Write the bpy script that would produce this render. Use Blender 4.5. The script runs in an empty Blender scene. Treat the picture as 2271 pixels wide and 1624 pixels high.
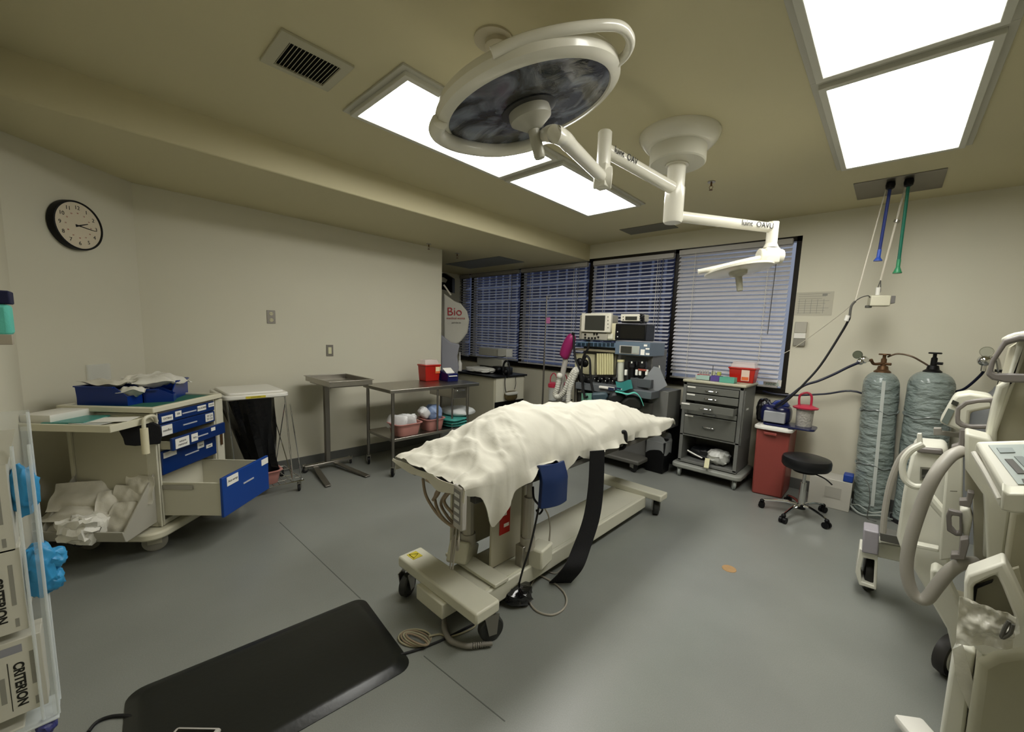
import bpy, bmesh, math, random
from mathutils import Vector, Matrix, noise
random.seed(7)
S = bpy.context.scene
COL = S.collection
V = Vector
R = math.radians
PI = math.pi

# ---------- camera geometry (metres; camera at x=y=0) ----------
W, H, FPX = 2271, 1624, 890.0
CH = 1.49
YAW, PITCH, ROLL = R(41.796), R(6.814), R(2.167)
PPX, PPY = W / 2 + 38.4, H / 2 + 33.3
CAM = V((0, 0, CH))
fwd = V((-math.sin(YAW) * math.cos(PITCH), math.cos(YAW) * math.cos(PITCH), -math.sin(PITCH)))
_r = V((math.cos(YAW), math.sin(YAW), 0)); _u = _r.cross(fwd)
rgt = math.cos(ROLL) * _r + math.sin(ROLL) * _u
upv = -math.sin(ROLL) * _r + math.cos(ROLL) * _u
def ray(x, y): return fwd + rgt * ((x - PPX) / FPX) - upv * ((y - PPY) / FPX)
def onz(x, y, z):
    v = ray(x, y); return CAM + v * ((z - CH) / v.z)
def onx(x, y, X):
    v = ray(x, y); return CAM + v * (X / v.x)
def ony(x, y, Y):
    v = ray(x, y); return CAM + v * (Y / v.y)
def dep(x, y, D):
    v = ray(x, y); return CAM + v * (D / math.hypot(v.x, v.y))
def onp(x, y, p, n):
    v = ray(x, y); return CAM + v * ((V(p) - CAM).dot(V(n)) / v.dot(V(n)))

cd = bpy.data.cameras.new('camera'); cam = bpy.data.objects.new('camera', cd); COL.objects.link(cam)
cd.sensor_width = 36; cd.sensor_fit = 'HORIZONTAL'; cd.lens = 36 * FPX / W
cd.shift_x = -38.4 / W; cd.shift_y = 33.3 / W; cd.clip_start = 0.02; cd.clip_end = 300
mm = Matrix((rgt, upv, -fwd)).transposed().to_4x4(); mm.translation = CAM
cam.matrix_world = mm
S.camera = cam

# ---------- materials ----------
def lin(c):
    if isinstance(c, str):
        c = tuple(int(c[i:i + 2], 16) / 255 for i in (0, 2, 4))
    return tuple((x / 12.92 if x <= .04045 else ((x + .055) / 1.055) ** 2.4) for x in c[:3])
_mats = {}
def mat(name, col, rough=.5, metal=0, bump=0, bscale=60, mott=0, mscale=6, emit=0, alpha=1, trans=0, coat=0, spec=.5, stretch=None, ior=1.45, bdist=.01):
    if name in _mats: return _mats[name]
    m = bpy.data.materials.new(name); m.use_nodes = True
    nt = m.node_tree; b = nt.nodes['Principled BSDF']
    c = lin(col)
    b.inputs['Base Color'].default_value = (*c, 1)
    b.inputs['Roughness'].default_value = rough; b.inputs['Metallic'].default_value = metal
    b.inputs['Specular IOR Level'].default_value = spec
    b.inputs['IOR'].default_value = ior
    if coat: b.inputs['Coat Weight'].default_value = coat
    if trans: b.inputs['Transmission Weight'].default_value = trans
    if alpha < 1: b.inputs['Alpha'].default_value = alpha
    if emit:
        b.inputs['Emission Color'].default_value = (*c, 1); b.inputs['Emission Strength'].default_value = emit
    tc = nt.nodes.new('ShaderNodeTexCoord'); mp = nt.nodes.new('ShaderNodeMapping')
    nt.links.new(tc.outputs['Object'], mp.inputs[0])
    if stretch: mp.inputs['Scale'].default_value = stretch
    n2 = nt.nodes.new('ShaderNodeTexNoise'); n2.inputs['Scale'].default_value = mscale; n2.inputs['Detail'].default_value = 4
    nt.links.new(mp.outputs[0], n2.inputs[0])
    k = mott or .04
    mx = nt.nodes.new('ShaderNodeMix'); mx.data_type = 'RGBA'
    mx.inputs[6].default_value = (*[x * (1 - k) for x in c], 1); mx.inputs[7].default_value = (*[min(1, x * (1 + k)) for x in c], 1)
    nt.links.new(n2.outputs[0], mx.inputs[0]); nt.links.new(mx.outputs[2], b.inputs['Base Color'])
    if bump:
        n = nt.nodes.new('ShaderNodeTexNoise'); n.inputs['Scale'].default_value = bscale; n.inputs['Detail'].default_value = 5
        bp = nt.nodes.new('ShaderNodeBump'); bp.inputs['Strength'].default_value = bump; bp.inputs['Distance'].default_value = bdist
        nt.links.new(mp.outputs[0], n.inputs[0]); nt.links.new(n.outputs[0], bp.inputs['Height']); nt.links.new(bp.outputs[0], b.inputs['Normal'])
    _mats[name] = m
    return m
cream = mat('cream paint', 'c8c4b0', .55, bump=.03, bscale=120)
beige = mat('beige enamel', 'cbc8b6', .4)
beige2 = mat('warm beige plastic', 'd2ceb8', .45)
putty = mat('putty steel', 'b9b5a0', .45)
whitep = mat('white plastic', 'e2e0d8', .4)
offw = mat('off white enamel', 'e0ddcf', .22, coat=.3)
steel = mat('brushed steel', 'a8a49c', .3, 1, bump=.03, bscale=30, stretch=(1, 20, 1))
steeld = mat('dull steel', '8a8680', .38, 1)
chrome = mat('chrome', 'd5d5d5', .08, 1)
alu = mat('aluminium', 'b5b3ac', .35, 1)
black = mat('black plastic', '08080a', .45, spec=.3)
rubber = mat('black rubber', '17171a', .7)
blackc = mat('black cloth', '08080b', .85, bump=.2, bscale=200)
vinyl = mat('black vinyl', '0e0f12', .35, bump=.05, bscale=90)
dgrey = mat('dark grey plastic', '55544f', .5)
mgrey = mat('mid grey plastic', '7d7a78', .45)
lgrey = mat('light grey plastic', 'aeaaa3', .45)
gcart = mat('grey enamel', '6e6f6b', .42)
gcart2 = mat('grey enamel drawer', '64655f', .4)
navy = mat('navy blue enamel', '052a66', .35)
navy2 = mat('blue bin plastic', '0c2f7e', .3)
red = mat('red plastic', 'b02218', .3)
redb = mat('dull red plastic', '8a4039', .4)
pink = mat('pink plastic', 'b98078', .4)
greenm = mat('green mat', '2f6a58', .7)
teal = mat('teal cloth', '5fc0b0', .8, bump=.2, bscale=150)
tealb = mat('teal plastic', '3f8f86', .35)
paper = mat('paper white', 'e6e4dc', .8)
tyvek = mat('sterile pouch', 'cfcbbd', .5, bump=.5, bscale=18, mott=.12, mscale=14)
tyvek2 = mat('crumpled white bag', 'd8d6cc', .4, bump=.8, bscale=14)
linen = mat('white linen', 'c9c6b9', .85, bump=.35, bscale=9, mott=.05, bdist=.012)
cordg = mat('grey cord', '9a9488', .5)
cordt = mat('tan tube', '8f7f6a', .4)
cordw = mat('white cord', 'd8d2c2', .5)
cordb = mat('black cord', '0d0d10', .5)
cordn = mat('navy hose', '14182e', .35)
bluec = mat('blue hose', '1a2a66', .35)
greenc = mat('green hose', '125c48', .35)
glove = mat('blue nitrile', '3590c4', .4, bump=.2, bscale=20)
bluep = mat('blue pouch vinyl', '0f2856', .4)
screen = mat('dark screen', '33342f', .12, coat=.4)
screenk = mat('black screen', '070708', .08, coat=.5)
yellow = mat('yellow label', 'c8b832', .5)
brown = mat('brown stain', 'a08058', .6, mott=.2, mscale=40)
brass = mat('old brass', '6b5038', .45, .7)
slate = mat('slate blue enamel', '60707f', .4)
wine = mat('wine rubber', '8a1c58', .4)
wrapm = mat('plastic wrapped blue paper', '84908c', .32, bump=.9, bscale=11, mott=.22, mscale=7, coat=.5, bdist=.05, stretch=(1, 1, 2.2))
clear = mat('clear plastic film', 'eef2f2', .15, alpha=.22)
acryl = mat('clear acrylic', 'e8f0f2', .05, alpha=.14, coat=.6)
acrylE = mat('acrylic edge', 'e8eef0', .15, alpha=.55)
pinkc = mat('pink red plastic', 'c02f4a', .35)
ink = mat('black ink', '14140f', .6)
inkr = mat('red ink', 'a0202c', .6)
greyl = mat('grey print', '8d8c84', .7)
stickw = mat('sticker white', 'eceae2', .6)
purple = mat('purple plastic', '5a4a90', .4)
mint = mat('mint plastic', '5fa893', .4)
orange = mat('orange sticker', 'd86a3a', .5)
yely = mat('ivory bellows', 'cfc99a', .5)
boardm = mat('grey board', '8b8e92', .6)

# ---------- mesh builder ----------
def frame_to(d):
    d = V(d).normalized(); a = V((0, 0, 1)) if abs(d.z) < .9 else V((1, 0, 0))
    x = a.cross(d).normalized(); y = d.cross(x); return x, y, d
def smooth_path(pts, k=6, closed=False):
    pts = [V(p) for p in pts]; n = len(pts)
    if n < 3: return pts
    out = []
    for i in range(n if closed else n - 1):
        if closed: p0, p1, p2, p3 = pts[i - 1], pts[i], pts[(i + 1) % n], pts[(i + 2) % n]
        else: p0, p1, p2, p3 = pts[max(i - 1, 0)], pts[i], pts[i + 1], pts[min(i + 2, n - 1)]
        for j in range(k):
            t = j / k
            out.append(.5 * ((2 * p1) + (p2 - p0) * t + (2 * p0 - 5 * p1 + 4 * p2 - p3) * t * t + (3 * p1 - p0 - 3 * p2 + p3) * t ** 3))
    if not closed: out.append(pts[-1])
    return out
def packet(c, sx, sy, th, M, m_, seed=0, wav=.02):
    b = MB(); c = V(c)
    def f(a, b_):
        u, v = a * 2 - 1, b_ * 2 - 1
        h = th * max(0, 1 - (abs(u) / .86) ** 4) * max(0, 1 - (abs(v) / .86) ** 4) * (.8 + .4 * noise.noise(V((u * 2.2, v * 2.2, seed))) + .16 * noise.noise(V((u * 6, v * 6, seed))))
        w = wav * noise.noise(V((u * 1.3, v * 1.3, seed + 9)))
        return h, w
    def top(a, b_):
        h, w = f(a, b_); return c + M @ V(((a - .5) * sx, (b_ - .5) * sy, w + h * .5 + .001))
    def bot(a, b_):
        h, w = f(a, b_); return c + M @ V(((a - .5) * sx, (b_ - .5) * sy, w - h * .5))
    b.grid(top, 18, 18); b.grid(bot, 18, 18)
    bs = [e for e in b.b.edges if e.is_boundary]
    bmesh.ops.bridge_loops(b.b, edges=bs)
    return b.done('sterile_packet', m_, ang=60)
class MB:
    def __init__(s): s.b = bmesh.new()
    def _face(s, vs):
        try: return s.b.faces.new(vs)
        except ValueError: return None
    def box(s, c, d, rz=0, M=None, bev=0):
        m = Matrix.Translation(V(c)) @ (M.to_4x4() if M else Matrix.Rotation(rz, 4, 'Z'))
        r = bmesh.ops.create_cube(s.b, size=1, matrix=m @ Matrix.Diagonal((*d, 1)))
        if bev:
            es = list({e for v in r['verts'] for e in v.link_edges})
            bmesh.ops.bevel(s.b, geom=es, offset=bev, segments=2, affect='EDGES', profile=.5)
        return s
    def b2(s, x0, x1, y0, y1, z0, z1, bev=0):
        return s.box(((x0 + x1) / 2, (y0 + y1) / 2, (z0 + z1) / 2), (abs(x1 - x0), abs(y1 - y0), abs(z1 - z0)), bev=bev)
    def cyl(s, a, b, r, r2=None, n=16, cap=True):
        a, b = V(a), V(b); x, y, d = frame_to(b - a); r2 = r if r2 is None else r2
        A = [s.b.verts.new(a + (x * math.cos(t) + y * math.sin(t)) * r) for t in [2 * PI * i / n for i in range(n)]]
        B = [s.b.verts.new(b + (x * math.cos(t) + y * math.sin(t)) * r2) for t in [2 * PI * i / n for i in range(n)]]
        for i in range(n): s._face([A[i], A[(i + 1) % n], B[(i + 1) % n], B[i]])
        if cap: s._face(A[::-1]); s._face(B)
        return s
    def tube(s, pts, r, n=8, k=6, closed=False, smooth=True, rr=None):
        P_ = smooth_path(pts, k, closed) if smooth else [V(p) for p in pts]
        m = len(P_); rings = []; x = None
        for i, p in enumerate(P_):
            if closed: d = P_[(i + 1) % m] - P_[i - 1]
            else: d = P_[min(i + 1, m - 1)] - P_[max(i - 1, 0)]
            if d.length < 1e-9: d = V((0, 0, 1))
            d.normalize()
            if x is None: x, _, _ = frame_to(d)
            x = (x - d * x.dot(d)); x = x.normalized() if x.length > 1e-6 else frame_to(d)[0]
            y = d.cross(x)
            q = r if rr is None else r * rr(i / max(1, m - 1))
            rings.append([s.b.verts.new(p + (x * math.cos(2 * PI * j / n) + y * math.sin(2 * PI * j / n)) * q) for j in range(n)])
        for i in range(m if closed else m - 1):
            A, B = rings[i], rings[(i + 1) % m]
            for j in range(n): s._face([A[j], A[(j + 1) % n], B[(j + 1) % n], B[j]])
        if not closed: s._face(rings[0][::-1]); s._face(rings[-1])
        return s
    def lathe(s, prof, c, n=28, ax=(0, 0, 1), x0=None):
        c = V(c); x, y, d = frame_to(ax); rings = []
        for r, z in prof:
            rings.append([s.b.verts.new(c + d * z + (x * math.cos(2 * PI * j / n) + y * math.sin(2 * PI * j / n)) * max(r, 1e-4)) for j in range(n)])
        for A, B in zip(rings, rings[1:]):
            for j in range(n): s._face([A[j], A[(j + 1) % n], B[(j + 1) % n], B[j]])
        s._face(rings[0][::-1]); s._face(rings[-1])
        return s
    def prism(s, poly, vec):
        vec = V(vec); A = [s.b.verts.new(V(p)) for p in poly]; B = [s.b.verts.new(V(p) + vec) for p in poly]
        s._face(A); s._face(B[::-1]); n = len(A)
        for i in range(n): s._face([A[(i + 1) % n], A[i], B[i], B[(i + 1) % n]])
        return s
    def frame(s, outer, inner, vec):
        n = len(outer); vec = V(vec)
        Q = [[s.b.verts.new(V(p) + o) for p in L] for o in (V((0, 0, 0)), vec) for L in (outer, inner)]
        for i in range(n):
            j = (i + 1) % n
            s._face([Q[0][i], Q[0][j], Q[1][j], Q[1][i]]); s._face([Q[2][j], Q[2][i], Q[3][i], Q[3][j]])
            s._face([Q[0][j], Q[0][i], Q[2][i], Q[2][j]]); s._face([Q[1][i], Q[1][j], Q[3][j], Q[3][i]])
        return s
    def sph(s, c, r, n=14, rot=None):
        r = (r, r, r) if not hasattr(r, '__len__') else r
        m = Matrix.Translation(V(c)) @ (rot.to_4x4() if rot else Matrix.Identity(4)) @ Matrix.Diagonal((*r, 1))
        bmesh.ops.create_uvsphere(s.b, u_segments=n, v_segments=max(6, n * 2 // 3), radius=1, matrix=m); return s
    def grid(s, fn, nu, nv, th=0):
        G = [[s.b.verts.new(V(fn(i / nu, j / nv))) for j in range(nv + 1)] for i in range(nu + 1)]
        fs = []
        for i in range(nu):
            for j in range(nv): fs.append(s._face([G[i][j], G[i + 1][j], G[i + 1][j + 1], G[i][j + 1]]))
        if th:
            s.b.normal_update()
            bmesh.ops.solidify(s.b, geom=[f for f in fs if f], thickness=th)
        return s
    def pillow(s, c, d, M=None, n=12, jit=.0, seed=0, p=2.6):
        """soft squashed cushion shape"""
        m = Matrix.Translation(V(c)) @ (M.to_4x4() if M else Matrix.Identity(4))
        r = bmesh.ops.create_uvsphere(s.b, u_segments=n * 2, v_segments=n, radius=1)
        for v in r['verts']:
            q = v.co; e = 2 / p
            f = lambda a: math.copysign(abs(a) ** e, a)
            k = (abs(q.x) ** p + abs(q.y) ** p + abs(q.z) ** p) ** (1 / p)
            w = V((q.x / k, q.y / k, q.z / k))
            if jit: w += noise.noise_vector(w * 2.3 + V((seed, seed * 2.1, 0))) * jit
            v.co = m @ V((w.x * d[0] / 2, w.y * d[1] / 2, w.z * d[2] / 2))
        return s
    def done(s, name, m, parent=None, local=False, bevel=0, seg=2, smooth=True, ang=35, sub=0, solid=0):
        bmesh.ops.remove_doubles(s.b, verts=s.b.verts, dist=1e-6)
        bmesh.ops.recalc_face_normals(s.b, faces=s.b.faces)
        me = bpy.data.meshes.new(name); s.b.to_mesh(me); s.b.free()
        o = bpy.data.objects.new(name, me); COL.objects.link(o)
        for q in (m if isinstance(m, (list, tuple)) else [m]): me.materials.append(q)
        if parent is not None:
            o.parent = parent
            if not local: me.transform(WM(parent).inverted())
        elif not local and len(me.vertices):
            lo = V([min(v.co[i] for v in me.vertices) for i in range(3)]); hi = V([max(v.co[i] for v in me.vertices) for i in range(3)])
            c = V(((lo.x + hi.x) / 2, (lo.y + hi.y) / 2, lo.z)); me.transform(Matrix.Translation(-c)); o.location = c
            _wm[o.name] = Matrix.Translation(c)
        if parent is not None: _wm[o.name] = WM(parent)
        if smooth:
            me.polygons.foreach_set('use_smooth', [True] * len(me.polygons)); me.set_sharp_from_angle(angle=R(ang))
        if solid:
            md = o.modifiers.new('s', 'SOLIDIFY'); md.thickness = solid
        if bevel:
            md = o.modifiers.new('b', 'BEVEL'); md.width = bevel; md.segments = seg; md.limit_method = 'ANGLE'; md.angle_limit = R(40)
            md.harden_normals = False
        if sub:
            md = o.modifiers.new('u', 'SUBSURF'); md.levels = sub; md.render_levels = sub
        return o
_wm = {}
def WM(o): return _wm.get(o.name, Matrix.Identity(4))
def thing(name, label, cat, loc=(0, 0, 0), rz=0, group=None):
    o = bpy.data.objects.new(name, None); COL.objects.link(o)
    o.empty_display_size = .05
    o.location = loc; o.rotation_euler = (0, 0, rz); o['label'] = label; o['category'] = cat
    if group: o['group'] = group
    _wm[o.name] = Matrix.Translation(V(loc)) @ Matrix.Rotation(rz, 4, 'Z')
    return o
def tag(o, label, cat, group=None, kind=None):
    o['label'] = label; o['category'] = cat
    if group: o['group'] = group
    if kind: o['kind'] = kind
    return o
def lab(o, l): o['label'] = l; return o
def struct(o): o['kind'] = 'structure'; return o
def dup(root, loc, rz, label=None, group=None):
    r = root.copy(); COL.objects.link(r); r.location = loc; r.rotation_euler = (0, 0, rz)
    if label: r['label'] = label
    if group: r['group'] = group
    for ch in list(root.children):
        c = ch.copy(); COL.objects.link(c); c.parent = r
        for g in list(ch.children):
            d = g.copy(); COL.objects.link(d); d.parent = c
    return r
def text(body, size, M, m, parent=None, name='lettering', ext=.0006, align='CENTER', space=1.0, bold=0, sx=1):
    cu = bpy.data.curves.new(name, 'FONT'); cu.body = body; cu.size = size; cu.extrude = ext; cu.align_x = align; cu.align_y = 'CENTER'
    cu.space_character = space; cu.offset = bold
    cu.materials.append(m); o = bpy.data.objects.new(name, cu); COL.objects.link(o)
    M = M @ Matrix.Diagonal((sx, 1, 1, 1))
    if parent is not None:
        o.parent = parent; o.matrix_basis = WM(parent).inverted() @ M
    else: o.matrix_world = M
    return o
def basis(o, x, y):
    """4x4 at o with text x axis x and y axis y"""
    x = V(x).normalized(); y = V(y); y = (y - x * y.dot(x)).normalized(); z = x.cross(y)
    m = Matrix((x, y, z)).transposed().to_4x4(); m.translation = V(o); return m
# ================= SETTING =================
XL, YW, ZC, ZS = -4.46, 4.84, 2.74, 2.52
XR, YN = 2.2, -0.26
wallm = mat('wall paint', 'd3cfbc', .6, bump=.02, bscale=90, mott=.03, mscale=1.5)
ceilm = mat('ceiling paint', 'cbc3a0', .65, bump=.02, bscale=90, mott=.03, mscale=1.5)
basem = mat('grey cove base', '5d5e5a', .5)
# floor
fm = bpy.data.materials.new('grey sheet vinyl'); fm.use_nodes = True
nt = fm.node_tree; b = nt.nodes['Principled BSDF']
tc = nt.nodes.new('ShaderNodeTexCoord')
def nz(sc, det=4):
    n = nt.nodes.new('ShaderNodeTexNoise'); n.inputs['Scale'].default_value = sc; n.inputs['Detail'].default_value = det
    nt.links.new(tc.outputs['Object'], n.inputs[0]); return n
a1, a2 = nz(220, 2), nz(1.7, 5)
r1 = nt.nodes.new('ShaderNodeMix'); r1.data_type = 'RGBA'; r1.inputs[6].default_value = (*lin('7b7e79'), 1); r1.inputs[7].default_value = (*lin('92948e'), 1)
nt.links.new(a1.outputs[0], r1.inputs[0])
r2 = nt.nodes.new('ShaderNodeMix'); r2.data_type = 'RGBA'; r2.blend_type = 'MULTIPLY'; r2.inputs[0].default_value = .35
nt.links.new(r1.outputs[2], r2.inputs[6]); nt.links.new(a2.outputs[0], r2.inputs[7]); nt.links.new(r2.outputs[2], b.inputs['Base Color'])
b.inputs['Roughness'].default_value = .36; b.inputs['Specular IOR Level'].default_value = .5
bp = nt.nodes.new('ShaderNodeBump'); bp.inputs['Strength'].default_value = .02; bp.inputs['Distance'].default_value = .01
nt.links.new(nz(140).outputs[0], bp.inputs['Height']); nt.links.new(bp.outputs[0], b.inputs['Normal'])
o = struct(MB().b2(-6.6, XR, YN - .1, YW + .15, -.06, 0).done('floor', fm, local=True, smooth=False))
# faint welded seams in the vinyl
seamm = mat('floor seam', '5c5e5a', .6)
sm = MB()
a, b_ = onz(620, 1158, .0008), onz(800, 1328, .0008)
d = (b_ - a).normalized()
sm.box((a + b_) / 2, ((b_ - a).length, .004, .001), rz=math.atan2(d.y, d.x))
a, b_ = onz(940, 1455, .0008), onz(1120, 1600, .0008); d = (b_ - a).normalized()
sm.box((a + b_) / 2, ((b_ - a).length, .004, .001), rz=math.atan2(d.y, d.x))
struct(sm.done('floor_seam', seamm, local=True, smooth=False))
# walls (0.1 thick)
struct(MB().b2(XL - .1, XL, .2, 3.2, 0, 2.9).done('wall_left', wallm, local=True, smooth=False))
struct(MB().b2(-6.2, XL - .1, 3.1, 3.2, 0, 2.9).done('wall_alcove_front', wallm, local=True, smooth=False))
struct(MB().b2(-6.22, -6.12, 3.2, YW, 0, 2.9).done('wall_alcove', wallm, local=True, smooth=False))
# diagonal wall with clock: line x + y = -4.13
p0, p1 = V((-4.46, .33, 0)), V((-3.87, -.26, 0)); nv = V((-1, -1, 0)).normalized() * .1
e = V((1, -1, 0)).normalized() * .08
struct(MB().prism([p0 - e * .6, p1 + e * .3, p1 + e * .3 + nv, p0 - e * .6 + nv], (0, 0, 2.9)).done('wall_diagonal', wallm, local=True, smooth=False))
struct(MB().b2(-4.0, XR, YN - .1, YN, 0, 2.9).done('wall_front', wallm, local=True, smooth=False))
struct(MB().b2(XR, XR + .1, YN - .1, YW + .1, 0, 2.9).done('wall_right', wallm, local=True, smooth=False))
# window wall with opening x -6.12..-0.77, z .97..2.545
WX0, WX1, WZ0, WZ1 = -6.12, -.772, .965, 2.55
w = MB(); w.b2(-6.22, XR + .1, YW, YW + .12, 0, WZ0); w.b2(-6.22, XR + .1, YW, YW + .12, WZ1, 2.9); w.b2(WX1, XR + .1, YW, YW + .12, WZ0, WZ1)
struct(w.done('wall_back', wallm, local=True, smooth=False))
# ceiling with holes for nothing (fixtures are surface framed); soffit over the left
struct(MB().b2(-3.28, XR, YN - .1, YW + .1, ZC, ZC + .1).done('ceiling', ceilm, local=True, smooth=False))
sf = MB().b2(-6.25, -3.28, YN - .1, YW + .1, ZS, ZS + .35)
struct(sf.done('ceiling_soffit', ceilm, local=True, bevel=.008))
# baseboards
bb = MB().b2(XL, XL + .012, .34, 3.2, 0, .115); struct(bb.done('baseboard_left', basem, local=True, bevel=.003))
bb = MB().b2(-6.12, XR, YW - .012, YW, 0, .11); struct(bb.done('baseboard_back', basem, local=True, bevel=.003))
q = V((1, 1, 0)).normalized() * .012
struct(MB().prism([p0, p1, p1 + q, p0 + q], (0, 0, .11)).done('baseboard_diagonal', basem, local=True, smooth=False))
struct(MB().b2(-6.12, XL - .1, 3.2, 3.212, 0, .11).done('baseboard_alcove', basem, local=True, smooth=False))
# windows: bronze frames + glass
bronze = mat('dark bronze aluminium', '1b1712', .35, .4)
glassm = mat('window glass', 'f4f8fa', .02, trans=1, spec=.5, ior=1.02)
WIN = [(-6.12, -5.80), (-5.80, -4.56), (-4.56, -3.23), (-3.23, -2.01), (-2.01, -.772)]
for i, (a, b_) in enumerate(WIN):
    g = MB(); t = .036
    g.b2(a, a + (t if i else .04), YW + .0, YW + .07, WZ0, WZ1); g.b2(b_ - (t if i < 4 else .045), b_, YW, YW + .07, WZ0, WZ1)
    g.b2(a, b_, YW - .005, YW + .07, WZ0, WZ0 + .05); g.b2(a, b_, YW, YW + .07, WZ1 - .05, WZ1)
    f = struct(g.done('window_%d' % (i + 1), bronze, local=True, smooth=False))
    MB().b2(a + .02, b_ - .02, YW + .058, YW + .062, WZ0 + .04, WZ1 - .04).done('glass_pane', glassm, f, local=True, smooth=False)
struct(MB().b2(-6.12, -.74, YW - .03, YW + .0, WZ0 - .03, WZ0 + .012).done('trim_1', bronze, local=True, smooth=False))
# blinds
sm_ = bpy.data.materials.new('blind slats'); sm_.use_nodes = True
nt = sm_.node_tree; b = nt.nodes['Principled BSDF']; out = nt.nodes['Material Output']
b.inputs['Base Color'].default_value = (*lin('d0cfd4'), 1); b.inputs['Roughness'].default_value = .45
tr = nt.nodes.new('ShaderNodeBsdfTranslucent'); tr.inputs[0].default_value = (*lin('e8e6ea'), 1)
mx = nt.nodes.new('ShaderNodeMixShader'); mx.inputs[0].default_value = .2
nt.links.new(b.outputs[0], mx.inputs[1]); nt.links.new(tr.outputs[0], mx.inputs[2]); nt.links.new(mx.outputs[0], out.inputs[0])
blabel = ['narrow white blind sliver beside the hanging drawstring bag', 'white venetian blind behind the grey box in the alcove', 'white venetian blind behind the IV pole',
          'white venetian blind behind the anesthesia machine', 'white venetian blind behind the second surgical lamp and grey drawer cart']
def blind(i, x0, x1, ztop, zbot, tilt, pitch=.0455):
    t = thing('window_blind', blabel[i], 'window blind', ((x0 + x1) / 2, YW - .045, zbot), 0, 'venetian blinds')
    y = YW - .045; m = MB(); z = ztop - .06; w = .05; k = 0
    while z > zbot + .03:
        tl = tilt(z) + random.uniform(-1.0, 1.0); a = R(tl); c, s_ = math.cos(a) * w / 2, math.sin(a) * w / 2
        sag = random.uniform(-.0015, .0015)
        def fn(u, v, z=z):
            yy = (v - .5) * 2; camber = .0025 * (1 - yy * yy)
            return (x0 + (x1 - x0) * u, y + c * yy - camber * math.sin(a), z + s_ * yy + camber + sag * math.sin(u * PI))
        m.grid(fn, 4, 3)
        z -= pitch
    m.done('slats', sm_, t, ang=60)
    MB().b2(x0, x1, y - .028, y + .028, ztop - .055, ztop).done('headrail', mat('blind rail', 'a8a5a0', .4), t, bevel=.003)
    MB().b2(x0, x1, y - .024, y + .024, zbot, zbot + .02).done('bottom_rail', mat('blind rail', 'a8a5a0', .4), t, bevel=.003)
    n = 2 if x1 - x0 > .5 else 1
    for j in range(n):
        xx = x0 + (x1 - x0) * ((.17, .83)[j] if n == 2 else .5)
        cm = MB(); cm.cyl((xx, y - .028, ztop - .05), (xx, y - .028, zbot), .0022, n=6); cm.cyl((xx, y + .028, ztop - .05), (xx, y + .028, zbot), .0022, n=6)
        cm.done('ladder_cord', cordw, t)
    if x1 - x0 > .5:
        MB().cyl((x1 - .12, y - .04, ztop - .06), (x1 - .13, y - .045, ztop - .95), .004, n=6).done('tilt_wand', mat('dull wand', '4a4a4c', .4), t)
    return t
blind(0, -6.10, -5.825, 2.50, 1.03, lambda z: 32)
blind(1, -5.77, -4.59, 2.50, 1.03, lambda z: 27)
blind(2, -4.53, -3.27, 2.50, 1.00, lambda z: 27)
blind(3, -3.17, -2.04, 2.50, .99, lambda z: 27)
blind(4, -1.975, -.84, 2.52, 1.02, lambda z: 40 + (10 if z > 1.95 else 0))
# outside: dark office block
om = bpy.data.materials.new('office facade'); om.use_nodes = True
nt = om.node_tree; b = nt.nodes['Principled BSDF']; bt = nt.nodes.new('ShaderNodeTexBrick'); tc = nt.nodes.new('ShaderNodeTexCoord')
mpn = nt.nodes.new('ShaderNodeMapping'); mpn.inputs['Rotation'].default_value = (PI / 2, 0, 0); nt.links.new(tc.outputs['Object'], mpn.inputs[0]); nt.links.new(mpn.outputs[0], bt.inputs[0])
bt.offset = 0; bt.inputs['Color1'].default_value = (*lin('121420'), 1); bt.inputs['Color2'].default_value = (*lin('171a28'), 1); bt.inputs['Mortar'].default_value = (*lin('343846'), 1)
bt.inputs['Scale'].default_value = 1; bt.inputs['Brick Width'].default_value = .9; bt.inputs['Row Height'].default_value = 1.3; bt.inputs['Mortar Size'].default_value = .1
nt.links.new(bt.outputs[0], b.inputs['Base Color']); b.inputs['Roughness'].default_value = .9; b.inputs['Specular IOR Level'].default_value = .05
bd = thing('office_building', 'dark blue glass office block outside seen between the blind slats', 'building', (-26, 30, -10))
MB().b2(-50, -11.2, 26, 26.8, -10, 16).done('facade', om, bd, smooth=False)
MB().b2(-50.3, -11.1, 25.7, 27, 16, 16.6).done('parapet', mgrey, bd, smooth=False)
bd = thing('office_building', 'paler grey office block outside the rightmost window', 'building', (-4, 34, -10))
MB().b2(-15, 5, 32, 36, -10, 20).done('facade', mat('pale facade', '808289', .9, spec=.05), bd, smooth=False)
MB().b2(-15.2, 5.2, 31.8, 36.2, 20, 20.5).done('parapet', mgrey, bd, smooth=False)
# world
wd = bpy.data.worlds.new('sky'); S.world = wd; wd.use_nodes = True
nt = wd.node_tree; bg = nt.nodes['Background']
bg.inputs[0].default_value = (.84, .89, 1.0, 1); bg.inputs[1].default_value = 1.6
S.view_settings.view_transform = 'Standard'; S.view_settings.look = 'None'; S.view_settings.gamma = 1; S.view_settings.exposure = 0
S.cycles.max_bounces = 8; S.cycles.diffuse_bounces = 4; S.cycles.glossy_bounces = 4; S.cycles.transparent_max_bounces = 12; S.cycles.transmission_bounces = 6
S.cycles.sample_clamp_indirect = 6; S.cycles.use_denoising = True
S.cycles.caustics_reflective = False; S.cycles.caustics_refractive = False

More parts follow.
